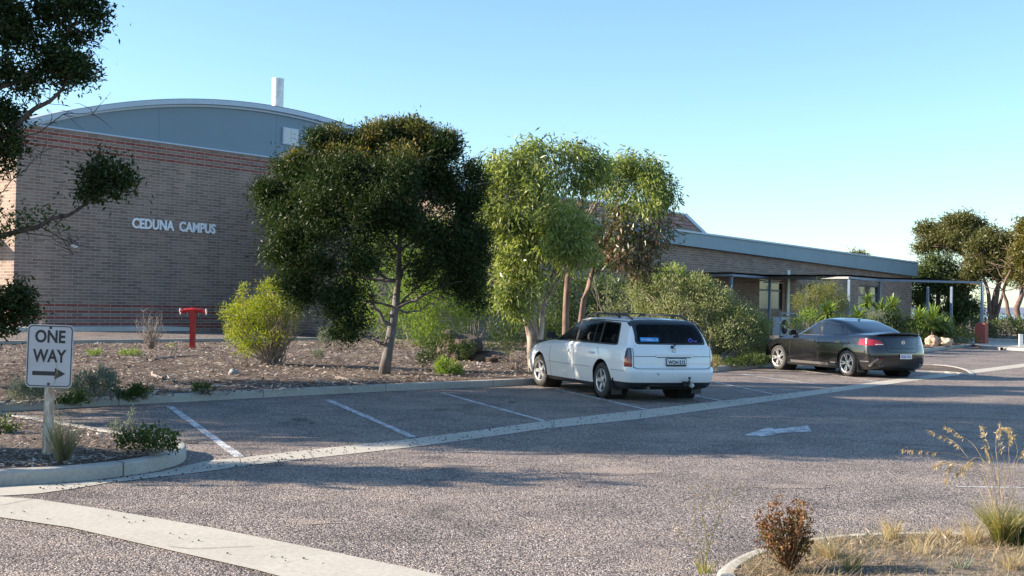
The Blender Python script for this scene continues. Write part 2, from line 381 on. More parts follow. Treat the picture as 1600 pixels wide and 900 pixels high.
strip('crossing_strip', [(-200,752),(0,775.5),(60,780),(160,795),(330,824),(500,858),(640,887),(760,915),(900,950)], [(-260,770),(0,808),(110,824),(250,856),(400,890),(520,922),(700,970),(760,990),(860,1030)], .009, MT['concrete'])
# joints in the concrete: thin dark saw cuts
jm = MB()
def joint(px0, px1, z=.0135, w=.007):
    a = G(*px0, z); b = G(*px1, z); t = (b-a).normalized(); s = Vector((-t.y, t.x, 0))*w/2; jm.poly([a-s, b-s, b+s, a+s])
for p, q in (((395,853),(300,857)),((300,857),(262,853)),((50,779),(0,789)),((648,686),(656,697.5)),((866,656.5),(862,669)),((1214,617),(1208,626)),((1003,641),(1000,654)),((480,703.5),(489,715.5)),((1300,606.5),(1296,614))): joint(p, q)
jm.build('concrete_joint', plain('joint_dark', (.13,.115,.10), .95), kind='structure')
# painted marks
def bayline(p, q, w=.09):
    a = G(*p, 0); b = G(*q, 0); t = (b-a).normalized(); s = Vector((-t.y, t.x, 0))*w/2; m = MB()
    n = 14; pa = [a+(b-a)*i/n for i in range(n+1)]
    for i, c in enumerate(pa):
        j = 1+random.uniform(-.12, .12); m.v += [tuple(c-s*j+Vector((0,0,.005))), tuple(c+s*j+Vector((0,0,.005)))]
    for i in range(n): m.f.append((2*i, 2*i+2, 2*i+3, 2*i+1)); m.m.append(0)
    return m.build('bay_line', MT['line'], kind='structure')
for p, q in (((265,635),(374,714)),((512,625),(647,684)),((690,614),(854,659)),((868,608),(1010,640)),((1022,606),(1140,629)),((1115,597),(1214,617)),((1160,585),(1314,606)),((1236,576.5),(1381,598)),((1345,578),(1440,590)),((1200,606),(1252,612))):
    bayline(p, q, .11 if p[0] < 600 else .09)
bayline((1495,761),(1700,764), .05)
ar = MB(); ar.poly([(*G(px, py, 0)[:2], .0055) for px, py in [(1163,680.5),(1190,682.3),(1208,680),(1222,676.6),(1268,674.5),(1262,665.5),(1207,671.5),(1209,669.8),(1196,669.2)]]); ar.build('road_arrow', MT['line'], kind='structure')
def smear(cx, cy, w_, h_, seed):
    r2 = random.Random(seed); pts = []
    for i in range(22): a = 2*math.pi*i/22; q = .65+.5*r2.random(); pts.append(tuple(G(cx+w_*q*math.cos(a), cy+h_*q*math.sin(a), .0035)))
    m = MB(); m.poly(pts); return m.build('sand_patch', MT['sandp'], kind='structure')
MT['sandp'] = asphalt('sandy_seal', 1.04)
for nd in MT['sandp'].node_tree.nodes:
    if nd.type == 'VALTORGB' and len(nd.color_ramp.elements) == 2 and nd.color_ramp.elements[0].position == .5: nd.color_ramp.elements[0].position = .30; nd.color_ramp.elements[1].position = .45
for i, a in enumerate(((955,737,75,6),(485,815,45,5),(705,727,60,4),(1240,760,70,4))): smear(*a, i)
MT['oil'] = asphalt('oil_darkened_seal', .45)
def stain(cx, cy, w_, h_, seed):
    r2 = random.Random(seed); m = MB(); m.poly([tuple(G(cx+w_*(.6+.5*r2.random())*math.cos(2*math.pi*i/16), cy+h_*(.6+.5*r2.random())*math.sin(2*math.pi*i/16), .0042)) for i in range(16)]); m.build('oil_stain', MT['oil'], kind='structure')
for i, a in enumerate(((470,655,16,3),(488,661,6,1.5),(690,640,13,2.5),(300,690,14,3),(1180,612,9,1.5),(800,628,8,1.6),(610,760,5,1.2),(905,760,6,1.2),(1010,815,5,1.2),(1100,590,7,1.2))): stain(*a, i+40)
# left island
isl_px = [(-220,747),(-60,739),(0,735.5),(100,731),(180,724),(240,716),(280,706),(293,697),(289,689),(262,685),(190,674),(100,658.5),(0,642.5),(-120,622),(-300,597)]
isl = smooth_poly([G(px, py, .13) for px, py in isl_px], True, 2)
kerb('island_kerb', isl, .15, -.02, .13, MT['kerb'], True)
kerb_joints([p.lerp(q, k/4) for p, q in zip(isl, isl[1:]) for k in range(4)], 1.9, .15, .13)
ins = offset([(p.x, p.y) for p in isl], .13, True)
def fill(name, pts, z, mt, hump=.03):
    m = MB(); c = (sum(p[0] for p in pts)/len(pts), sum(p[1] for p in pts)/len(pts)); n = len(pts)
    m.v += [(p[0], p[1], z) for p in pts]
    for k in (.7, .35): m.v += [(c[0]+(p[0]-c[0])*k, c[1]+(p[1]-c[1])*k, z+hump*(1-k)) for p in pts]
    m.v.append((*c, z+hump))
    for r in range(2):
        for i in range(n): m.f.append((r*n+i, r*n+(i+1) % n, (r+1)*n+(i+1) % n, (r+1)*n+i))
    for i in range(n): m.f.append((2*n+i, 2*n+(i+1) % n, 3*n))
    m.m = [0]*len(m.f); return m.build(name, mt, kind='structure', smooth=True)
fill('island_soil', ins, .118, MT['soil'])
# front right island
is2_px = [(1119,897),(1121,888),(1130,879),(1160,862),(1200,850.5),(1270,838),(1340,831),(1450,829),(1600,833),(1760,840),(2000,900),(2100,1000),(1700,1150),(1300,1060),(1170,950)]
is2 = smooth_poly([G(px, py, .10) for px, py in is2_px], True, 2)[::-1]
kerb('front_island_kerb', is2, .12, -.02, .10, concrete('pale_kerb', (.46,.43,.37)), True)
MT['litter'] = soil('dry_litter_soil')
for nd in MT['litter'].node_tree.nodes:
    if nd.type == 'VALTORGB':
        for e in nd.color_ramp.elements:
            if e.color[0] not in (0.0, 1.0): e.color = (min(.8, e.color[0]*1.5+.03), min(.8, e.color[1]*1.6+.03), min(.8, e.color[2]*1.6+.025), 1)
fill('front_island_soil', offset([(p.x, p.y) for p in is2], .105, True), .09, MT['litter'], .05)
is3 = smooth_poly([G(px, py, .1) for px, py in [(1330,569),(1400,565.5),(1450,565.5),(1490,568),(1515,573.5),(1526,580.5),(1508,581),(1488,577),(1440,575.5),(1390,575),(1340,574)]], True, 1)[::-1]
kerb('end_island_kerb', is3, .15, -.02, .035, MT['kerb'], True)
fill('end_island_paving', offset([(p.x, p.y) for p in is3], .14, True), .022, MT['soil'], .0)
# far right verge kerbs and paving under the red post
e1 = [G(px, py, .1) for px, py in [(1533,541.5),(1560,543),(1600,545),(1680,549),(1800,556)]]
kerb('verge_kerb', e1, .3, -.02, .13, MT['kerb'])
e2 = [G(px, py, .1) for px, py in [(1500,533),(1545,534.3),(1600,536.5),(1700,541),(1800,546)]]
kerb('verge_kerb', e2, .3, -.02, .30, MT['kerb'])
vm = MB(); vm.v = [(*Vector(p)[:2], .12) for p in e1]+[(*Vector(p)[:2], .12) for p in e2]
vm.f = [(i, i+1, 5+i+1, 5+i) for i in range(4)]; vm.m = [0]*4; vm.build('verge_paving', MT['concrete'], kind='structure')
# ------------------------------------------------------------------ school building
def text_mb(s, h, depth, sx=1.0, bold=0.0):
    """letters as mesh data: x along the line, z up, y depth; starts at x=0, cap height h"""
    cu = bpy.data.curves.new('t', 'FONT'); cu.body = s; cu.size = 1; cu.extrude = 0.5; cu.offset = bold; cu.resolution_u = 3
    o = bpy.data.objects.new('t', cu); COL.objects.link(o); bpy.context.view_layer.update()
    me = o.evaluated_get(bpy.context.evaluated_depsgraph_get()).to_mesh()
    v = [tuple(p.co) for p in me.vertices]; f = [tuple(p.vertices) for p in me.polygons]
    o.to_mesh_clear(); bpy.data.objects.remove(o); bpy.data.curves.remove(cu)
    x0 = min(p[0] for p in v); x1 = max(p[0] for p in v); y0 = min(p[1] for p in v); y1 = max(p[1] for p in v); k = h/(y1-y0)
    return [((p[0]-x0)*k*sx, -p[2]*depth, (p[1]-y0)*k) for p in v], f, (x1-x0)*k*sx
bld = thing('school_building', 'long tan brick school building with arched blue-grey gable and low right wing', 'building', (A0.x, A0.y, 0), BROT)
HALL_L = 47.0; TOP = 7.80
hm = MB(); hm.poly([(0,0,0),(HALL_L,0,0),(HALL_L,0,TOP-.02),(HALL_L-.0,0,TOP-.02),(0,0,TOP)]); hm.f = [(0,1,2,4)]; hm.build('hall_wall', MT['brick'], bld)
# raked parapet end beyond
rk = MB(); rk.poly([(HALL_L,0,0),(HALL_L+3.6,0,0),(HALL_L+3.6,0,6.2),(HALL_L,0,TOP-.02)]); rk.build('hall_wall', MT['brick'], bld)
tr = MB(); tr.bar((HALL_L-.2,-.03,TOP+.02),(HALL_L+3.8,-.03,6.15), .12, .22); tr.bar((23.9,-.03,TOP+.03),(HALL_L-.1,-.03,TOP+.03), .12, .08); tr.build('wall_capping', MT['trim'], bld)
# side wall facing the sun, with recessed window, awning and brick arch
sw = MB()
def sidequad(y0, y1, z0, z1, x=0): sw.add([(x,y0,z0),(x,y1,z0),(x,y1,z1),(x,y0,z1)], [(0,3,2,1)])
sidequad(0, 1.35, 0, TOP); sidequad(1.35, 5.4, 0, 4.55); sidequad(1.35, 5.4, 7.2, TOP); sidequad(5.4, 14, 0, TOP)
sw.add([(0,1.35,4.55),(0,1.35,7.2),(.6,1.35,7.2),(.6,1.35,4.55)], [(0,1,2,3)])
sw.build('side_wall', MT['brick_side'], bld)
wn_ = MB(); wn_.box(.5,.56,1.36,5.4,4.56,7.19); wr = wn_.build('window', MT['navy'], bld)
pp = MB(); pp.box(.44,.49,1.5,5.3,4.7,7.0); pp.build('pane', MT['glass_dark'], wr)
aw = MB(); aw.box(-.9,-.005,1.35,5.6,7.19,7.35); aw.build('window_hood', MT['white'], bld)
aw = MB(); aw.box(-1.0,-.005,1.1,5.5,3.45,3.72); aw.build('awning', MT['navy'], bld)
arch = MB(); ar_pts = [(1.5,.3),(1.5,2.3),(2.0,2.75),(3.6,2.75),(4.1,2.3),(4.1,.3)]
for (a, b) in zip(ar_pts[:-1], ar_pts[1:]): arch.bar((-.03,a[0],a[1]),(-.03,b[0],b[1]), .09, .14)
arch.build('arch_trim', MT['red_brick'], bld)
dr = MB(); dr.prism([(-.012,1.6,.32),(-.012,1.6,2.3),(-.012,2.05,2.7),(-.012,3.55,2.7),(-.012,4.0,2.3),(-.012,4.0,.32)], (.01,0,0)); dr.build('door', plain('door_tan', (.35,.24,.17), .7), bld)
# body behind (roof and back walls)
CX, CZ, CR = 11.908, -23.544, 33.567
def arcz(x, r=CR): return CZ+math.sqrt(max(0, r*r-(x-CX)**2))
xs = np.linspace(-.12, 23.93, 49)
gm = MB(); gm.v += [(x, .02, TOP+.02) for x in xs]+[(x, .02, max(TOP+.021, arcz(x)-.05)) for x in xs]
gm.f = [(i, i+1, 49+i+1, 49+i) for i in range(48)]; gm.m = [0]*48; gm.build('gable_cladding', MT['cladding'], bld)
sm_ = MB()
for k in (3, 6, 9):
    x = k*2.0; sm_.box(x-.006, x+.006, .012, .0195, TOP+.05, arcz(x)-.28)
sm_.build('cladding_joint', MT['cladding'], bld)
tr = MB(); out = [(-.45, arcz(-.3)-.12)]+[(x, arcz(x)) for x in xs]+[(24.3, arcz(24.15)-.08)]
for y0, dz0, dz1 in ((-.28, 0, .20), (-.10, .21, .30)):
    n = len(out); base = len(tr.v)
    for x, z in out: tr.v += [(x, y0, z-dz0), (x, y0, z-dz1), (x, .015, z-dz1), (x, .015, z-dz0)]
    for i in range(n-1):
        for k in range(4): tr.f.append((base+4*i+k, base+4*i+(k+1) % 4, base+4*i+4+(k+1) % 4, base+4*i+4+k)); tr.m.append(0)
    tr.f.append((base, base+1, base+2, base+3)); tr.m.append(0)
tr.build('roof_edge', MT['trim'], bld, fixn=True)
rf = MB(); n = len(out)
for x, z in out: rf.v += [(x, -.30, z+.015), (x, 26, z+.015)]
for i in range(n-1): rf.f.append((2*i, 2*i+2, 2*i+3, 2*i+1)); rf.m.append(0)
rf.build('roof', MT['roof'], bld, smooth=True)
fl = MB(); fl.bar((-.05,-.035,TOP+.01),(23.9,-.035,TOP+.01), .06, .06); fl.build('flashing', MT['trim'], bld)
bk = MB(); bk.add([(.0,26,0),(HALL_L,26,0),(HALL_L,26,TOP),(0,26,TOP)], [(0,1,2,3)]); bk.add([(0,14,0),(0,26,0),(0,26,TOP),(0,14,TOP)], [(0,1,2,3)]); bk.add([(24,0.05,TOP-.1),(HALL_L,0.05,TOP-.1),(HALL_L,26,TOP-.1),(24,26,TOP-.1)], [(0,1,2,3)])
bk.build('rear_wall', MT['brick_side'], bld)
# louvre
lv = MB(); lv.box(12.33,13.24,-.06,.015,8.47,9.22); lo = lv.build('vent_louvre', MT['trim'], bld)
for x in (12.38, 12.80):
    b = MB()
    for k in range(11): b.box(x, x+.39, -.085, -.062, 8.52+k*.06, 8.56+k*.06)
    b.build('louvre_panel', MT['white'], lo)
# flue
fu = MB(); q = A(433.5, 165, 57); s_, n_b = toB(q); 
fu.lathe([(.0,7.5),(.275,7.5),(.275,11.9),(.285,11.9),(.285,11.98),(.26,11.98),(.26,11.6)], 24, Matrix.Translation((s_, n_b, 0)))
for z in (9.2,10.3,11.1): fu.lathe([(.275,z),(.281,z),(.281,z+.05),(.275,z+.05)], 24, Matrix.Translation((s_, n_b, 0)))
fo = fu.build('flue', MT['galv'], bld, smooth=False)
# letters
x_, z_ = L(205, 356.5); v, f, wd = text_mb('CEDUNA  CAMPUS', .37, .05, 1.0, .032)
xe, _ = L(335, 367); sx = (xe-x_)/wd; lt = MB(); lt.add([(x_+p[0]*sx, -.05+p[1], 4.29+p[2]*1.12) for p in v], f)
lt.build('wall_lettering', MT['letter'], bld)
lm_ = MB(); lm_.lathe([(0,.0),(.14,.0),(.12,.08),(0,.11)], 16, Matrix.Translation((2.38,-.01,3.47)) @ Matrix.Rotation(math.pi/2, 4, 'X') @ Matrix.Diagonal((1,.6,1,1))); lm_.build('wall_light', MT['white'], bld)
# control joints in the hall wall
cj = MB()
for x in (9.05, 18.2, 27.3): cj.box(x, x+.014, -.004, .001, .45, TOP-.05)
cj.build('control_joint', plain('mastic', (.20,.19,.18), .9), bld)
# wing
WY = -10.4556; WL = 12.3; WR_ = 59.83
def wtop(x): return 5.38+(5.065-5.38)*(x-26.3)/(59.8-26.3)
def wbot(x): return 4.72+(4.135-4.72)*(x-27.5)/(59.8-27.5)
doors = [(37.33,40.1,1.62,3.27),(42.4,43.9,1.62,3.2),(50.7,53.9,1.5,3.3)]
wm = MB(); xs = [WL]+[v for d in doors for v in d[:2]]+[WR_]
for i in range(len(xs)-1):
    a, b = xs[i], xs[i+1]
    if i % 2 == 0: wm.poly([(a,WY,0),(b,WY,0),(b,WY,wbot(b)),(a,WY,wbot(a))])
    else:
        d = doors[i//2]; wm.poly([(a,WY,0),(b,WY,0),(b,WY,d[2]),(a,WY,d[2])]); wm.poly([(a,WY,d[3]),(b,WY,d[3]),(b,WY,wbot(b)),(a,WY,wbot(a))])
wm.build('wing_wall', MT['brick_wing'], bld)
em = MB(); em.add([(WR_,WY,0),(WR_,0,0),(WR_,0,4.4),(WR_,WY,4.13)], [(0,1,2,3)]); em.add([(WL,WY,0),(WL,0,0),(WL,0,6.9),(WL,WY,5.45)], [(3,2,1,0)]); em.build('wing_end_wall', MT['brick_wing_side'], bld)
for (a, b, z0, z1) in doors:
    f_ = MB(); y = WY+.10; zm = z0+(z1-z0)*.66
    for bx in ((a,a+.08,z0,z1),(b-.08,b,z0,z1),(a+.08,b-.08,z0,z0+.08),(a+.08,b-.08,z1-.08,z1),(a+.08,b-.08,zm-.05,zm+.05),((a+b)/2-.03,(a+b)/2+.03,z0+.08,zm-.05)): f_.box(bx[0],bx[1],y-.03,y+.05,bx[2],bx[3])
    fo = f_.build('window', MT['navy'], bld)
    g = MB(); g.box(a+.07,b-.07,y+.012,y+.03,zm+.04,z1-.07); g.build('pane', MT['glass_dark'], fo)
    g = MB(); g.box(a+.07,b-.07,y+.012,y+.03,z0+.07,zm-.04); g.build('pane', plain('pale_glazing', (.16,.19,.18), .12), fo)
    rv = MB(); rv.add([(a,WY,z0),(a,WY+.1,z0),(a,WY+.1,z1),(a,WY,z1)], [(0,1,2,3)]); rv.add([(b,WY,z0),(b,WY+.1,z0),(b,WY+.1,z1),(b,WY,z1)], [(3,2,1,0)]); rv.add([(a,WY,z0),(b,WY,z0),(b,WY+.1,z0),(a,WY+.1,z0)], [(0,1,2,3)]); rv.build('window_reveal', MT['red_brick'], bld)
fa = MB(); X0 = 12.0; X1 = 59.95
fa.add([(X0,WY-.35,wbot(X0)),(X1,WY-.35,wbot(X1)),(X1,WY-.35,wtop(X1)),(X0,WY-.35,wtop(X0)),(X0,WY,wbot(X0)),(X1,WY,wbot(X1)),(X1,WY+.01,wtop(X1)),(X0,WY+.01,wtop(X0))], [(0,1,2,3),(0,4,5,1),(1,5,6,2),(3,2,6,7),(0,3,7,4)])
fa.build('fascia', MT['fascia'], bld)
ft = MB(); ft.bar((X0,WY-.37,wtop(X0)+.03),(X1,WY-.37,wtop(X1)+.03), .12, .09); ft.build('gutter_edge', MT['trim'], bld)
rf = MB(); rf.add([(X0,WY-.33,wtop(X0)+.02),(X1,WY-.33,wtop(X1)+.02),(X1,0,wtop(X1)+.35),(50.6,0,6.3),(X0,0,6.95)], [(0,1,2,3,4)])
rf.build('wing_roof', MT['roof'], bld)
dp = MB(); dp.box(40.5,40.8,WY-.12,WY-.01,1.3,3.9); dp.build('downpipe', MT['white'], bld)
gl = MB(); gl.box(38.3,40.0,WY-.05,WY+.0,3.12,3.17); gl.build('window_light', MT['white'], bld)
# ------------------------------------------------------------------ walkway canopy
cz = 3.3
def CP(px, py):   # beam corner from its picture position, at beam height
    d = ray(px, py); t = (cz-CAMH)/d.z; return Vector((0,0,CAMH))+d*t
cps = [CP(700,415.5), CP(960,423), CP(1040,428.7), CP(1105,430), CP(1143,430), CP(1203,434.2), CP(1327,434), CP(1375,437.8), CP(1535,441.5)]
cps[3] = cps[4]+(cps[5]-cps[6])*.8
can = thing('walkway_canopy', 'dark steel walkway canopy with a stepped front beam on slender posts along the wing', 'canopy', tuple(cps[8])[:2]+(.12,))
og = (cps[8].x, cps[8].y, .12)
cps_use = [cps[0], cps[1], cps[2], cps[3], cps[4], cps[5], cps[6], cps[7], cps[8]]
for i in (0,1,3,4,5,6,7):
    a, b = cps_use[i], cps_use[i+1 if i != 1 else 3]
    m = MB(); m.bar(a, b, .10, .11); m.build('beam', MT['metal_blue'] if i not in (3,5) else plain('sunlit_beam', (.26,.26,.26), .5), can, origin=og)  # step beams facing the sun: their lit tone is put into a paler colour
back = [B(toB(p)[0], WY-.05, cz) for p in cps_use]
rm = MB()
for i in (0,1,3,4,5,6,7):
    j = i+1 if i != 1 else 3
    a, b = cps_use[i], cps_use[j]; c, d = back[j], back[i]
    z = Vector((0,0,.10)); 
    if (c-d).length > .3: rm.poly([a+z, b+z, c+z, d+z]); rm.poly([a+z*1.5, b+z*1.5, c+z*1.5, d+z*1.5])
rm.build('roof_sheet', MT['navy'], can, origin=og)
for i in (1,4,5,6,7,8):
    p = cps_use[i]; m = MB(); zb = 1.15 if i == 8 else .1
    m.bar((p.x,p.y,zb),(p.x,p.y,cz-.09), (.115 if i != 8 else .14), .115, up=Vector((D2.x,D2.y,0))); m.build('post', MT['metal_blue'], can, origin=og)
for px, py, Y in ((1450,441,75),(1487,441,73)):
    p = A(px, py, Y); m = MB(); m.bar((p.x,p.y,.1),(p.x,p.y,cz-.05), .13, .13, up=Vector((D2.x,D2.y,0))); m.build('post', MT['metal_blue'], can, origin=og)
p = cps[8]; m = MB(); m.lathe([(.0,1.2),(.30,1.17),(.36,1.12),(.38,.1)], 4, Matrix.Translation((p.x,p.y,0)) @ Matrix.Rotation(BROT+math.pi/4, 4, 'Z')); 
m.build('post_footing', plain('red_render', (.33,.075,.055), .8, 0, .1), can, origin=og)
# bollard on verge
p = G(1595,536,.28); m = MB(); m.box(p.x-.085,p.x+.085,p.y-.06,p.y+.06,.1,.68); m.box(p.x-.095,p.x+.095,p.y-.07,p.y+.07,.68,.71)
tag(m.build('bollard', MT['white'], origin=(p.x,p.y,.1)), 'short square white bollard on the verge kerb right of the red footing', 'bollard')
# air conditioner
p = A(1221, 505, 55); ac = thing('air_conditioner', 'grey outdoor air conditioner unit standing against the wing between the shrubs', 'air conditioner', (p.x, p.y, .2), BROT)
m = MB(); m.box(-.48,.48,-.18,.18,.25,1.12); m.build('casing', plain('ac_grey', (.42,.45,.46), .5), ac)
m = MB(); m.lathe([(.0,0),(.07,0),(.07,.012),(.12,.0),(.31,.0),(.33,.015)], 28, Matrix.Translation((-.08,-.185,.68)) @ Matrix.Rotation(math.pi/2, 4, 'X')); m.build('fan_grille', MT['dark'], ac)
m = MB(); m.lathe([(.0,0.02),(.07,0.02),(.07,.0)], 14, Matrix.Translation((-.08,-.19,.68)) @ Matrix.Rotation(math.pi/2, 4, 'X')); m.build('fan_hub', MT['white'], ac)
m = MB(); m.bar((-.7,-.3,1.3),(.85,-.3,1.3),.05); m.bar((.85,-.3,1.3),(.85,-.3,0),.05); m.bar((-.7,-.3,1.3),(-.7,-.3,0),.05); m.build('guard_rail', MT['metal_blue'], ac)
m = MB(); m.box(-.45,-.35,-.18,.18,0,.25); m.box(.35,.45,-.18,.18,0,.25); m.build('foot', MT['dark'], ac)
# ------------------------------------------------------------------ one way sign
sg = G(73.5, 708, .14); sign = thing('one_way_sign', 'white ONE WAY sign with a right-pointing arrow on a worn white post in the island', 'road sign', (sg.x, sg.y, .13), math.radians(2))
sign.rotation_euler = (0, math.radians(.9), math.radians(3))
pxm = 1900/sg.y
m = MB(); m.box(-.037,.037,-.037,.037,0,1.16); m.box(-.025,.025,-.025,.025,1.16,1.2); 
mm, nn, ll, bb = mat('peeling_post_paint'); co = objco(nn); mp = nn.new('ShaderNodeMapping'); mp.inputs['Scale'].default_value = (1,1,.25); ll.new(co, mp.inputs['Vector'])
ll.new(ramp(nn, ll, noise(nn, ll, 22, 6, mp.outputs[0], .7), [(.42, (.60,.56,.48)), (.56, (.36,.24,.16))]), bb.inputs['Base Color']); bb.inputs['Roughness'].default_value = .8
m.build('post', mm, sign)
def rrect(w, h, r, n=6):
    pts = []
    for cx, cy, a0 in ((w/2-r,h/2-r,0),(-w/2+r,h/2-r,90),(-w/2+r,-h/2+r,180),(w/2-r,-h/2+r,270)):
        for k in range(n+1): a = math.radians(a0+90*k/n); pts.append((cx+r*math.cos(a), cy+r*math.sin(a)))
    return pts
SZ = .94
m = MB(); m.prism([(x, -.044, SZ+z) for x, z in rrect(.435,.60,.045)], (0,-.004,0)); pan = m.build('sign_panel', plain('sign_white', (.43,.43,.45), .5, 0, .10, 3), sign)
o1 = rrect(.415,.58,.04); o2 = rrect(.397,.562,.033); m = MB(); n = len(o1)
m.v = [(x,-.0495,SZ+z) for x, z in o1]+[(x,-.0495,SZ+z) for x, z in o2]; m.f = [(i,(i+1) % n,n+(i+1) % n,n+i) for i in range(n)]; m.m = [0]*n
blk = plain('sign_black', (.02,.02,.022), .5); m.build('sign_border', blk, pan)
for s_, zc, wdt in (('ONE', .125, .285), ('WAY', -.06, .315)):
    v, f, wd = text_mb(s_, .125, .0006, 1, .03); k = wdt/wd; m = MB(); m.add([((p[0]*k-wdt/2)*1.0, -.0498+p[1], SZ+zc+p[2]) for p in v], f); m.build('lettering', blk, pan)
m = MB(); m.prism([(x,-.0496,SZ-.165+z) for x, z in ((-.155,-.02),(.055,-.02),(.055,-.055),(.155,0),(.055,.055),(.055,.02),(-.155,.02))], (0,-.0006,0)); m.build('arrow', blk, pan)
m = MB()
for z in (.27,-.265): m.lathe([(0,.004),(.012,.004),(.013,0)], 10, Matrix.Translation((0,-.05,SZ+z)) @ Matrix.Rotation(math.pi/2, 4, 'X'))
m.build('bolt', blk, pan)
# ------------------------------------------------------------------ red fire booster
hp = G(300.5, 543, .27); hy = thing('fire_hydrant', 'red T-shaped fire hydrant standpipe with two outlets standing at the back of the bed', 'fire hydrant', (hp.x, hp.y, .26), math.radians(4))
redp = plain('red_enamel', (.42,.022,.022), .4, 0, .15); k = hp.y/1900
m = MB(); m.bar((0,0,0),(0,0,57*k), 8*k, 8*k, up=Vector((0,1,0))); m.box(-6*k,6*k,-6*k,6*k,0,.03); m.build('standpipe', redp, hy)
m = MB(); m.tube([(-15*k,0,57.5*k),(-11*k,0,58.5*k),(0,0,59*k),(11*k,0,58.5*k),(15*k,0,57.5*k)], [.05,.055,.065,.055,.05], 10); m.build('crossbar', redp, hy)
for sgn in (-1, 1):
    m = MB(); m.tube([(sgn*14*k,0,57*k),(sgn*19*k,0,56*k)], [.065,.06], 10); vo = m.build('outlet', redp, hy)
    m = MB(); c = Vector((sgn*20*k,0,56.5*k)); pts = [c+Vector((0,.085*math.cos(a),.085*math.sin(a))) for a in np.linspace(0, 2*math.pi, 15)]; m.tube(pts, .011, 6, cap=False); m.bar(c-Vector((0,.08,0)),c+Vector((0,.08,0)),.016); m.build('handwheel', MT['white'], vo)
    m = MB(); m.tube([(sgn*8*k,-.02,57*k),(sgn*9*k,-.03,52*k),(sgn*8*k,-.02,49*k)], .007, 5); m.build('chain', MT['galv'], hy)
# ------------------------------------------------------------------ cars
def carpaint(name, col, coat=1.0, rough=.35, metal=0, dust=(.30,.24,.19), damt=.25):
    m, n, l, b = mat(name); co = objco(n); g = n.new('ShaderNodeNewGeometry')
    f = noise(n, l, 3, 5, co, .6); sp = n.new('ShaderNodeSeparateXYZ'); l.new(co, sp.inputs[0])
    low = ramp(n, l, sp.outputs[2], [(.2, (1,1,1)), (.62, (.12,.12,.12))])
    d = math_(n, l, 'MULTIPLY', math_(n, l, 'MULTIPLY', low, f), damt*2.4, True)
    c = mixc(n, l, d, col, dust); c = mixc(n, l, g.outputs['Backfacing'], c, (.012,.012,.013))
    l.new(c, b.inputs['Base Color']); b.inputs['Metallic'].default_value = metal
    l.new(math_(n, l, 'ADD', rough, math_(n, l, 'MULTIPLY', d, .6)), b.inputs['Roughness'])
    b.inputs['Coat Weight'].default_value = coat; b.inputs['Coat Roughness'].default_value = .04
    l.new(math_(n, l, 'MULTIPLY', math_(n, l, 'SUBTRACT', 1, d, True), coat), b.inputs['Coat Weight'])
    return m
def glassmat(name, tint, see):
    m, n, l, b = mat(name); b.inputs['Base Color'].default_value = (*tint, 1); b.inputs['Roughness'].default_value = .03
    b.inputs['Specular IOR Level'].default_value = .8; b.inputs['Coat Weight'].default_value = .6; b.inputs['Coat Roughness'].default_value = .02
    t = n.new('ShaderNodeBsdfTransparent'); t.inputs[0].default_value = (.94,.97,.95,1) if see > .5 else (.5,.55,.55,1)
    mx = n.new('ShaderNodeMixShader'); fr = n.new('ShaderNodeFresnel'); fr.inputs[0].default_value = 1.5
    l.new(math_(n, l, 'ADD', math_(n, l, 'MULTIPLY', fr.outputs[0], 1.3), 1-see, True), mx.inputs[0])
    l.new(t.outputs[0], mx.inputs[1]); l.new(b.outputs[0], mx.inputs[2]); l.new(mx.outputs[0], n['Material Output'].inputs['Surface']); return m
MT['blacktrim'] = plain('black_trim', (.022,.023,.026), .42); MT['rubber'] = plain('tyre_rubber', (.045,.042,.038), .85, 0, .35, 9)
MT['alloy'] = plain('silver_alloy', (.50,.50,.51), .32, .75, .08); MT['chrome'] = plain('chrome', (.75,.76,.78), .12, 1, .02)
MT['redlens'] = plain('red_lens', (.27,.006,.010), .12, 0, .1, 20, 1); MT['smokelens'] = plain('smoked_lens', (.085,.09,.10), .15, 0, .1, 20, 1)
MT['liner'] = plain('wheel_well', (.012,.011,.010), .95); MT['disc'] = plain('brake_disc', (.10,.10,.10), .5, .6)
MT['seam'] = plain('panel_gap', (.02,.02,.022), .9); MT['seat'] = plain('seat_cloth', (.05,.05,.055), .95)
MT['plate_white'] = plain('plate_white', (.72,.74,.76), .4); MT['plate_black'] = plain('plate_black', (.015,.015,.018), .4); MT['plate_blue'] = plain('plate_blue', (.03,.06,.30), .4)
NS = 34
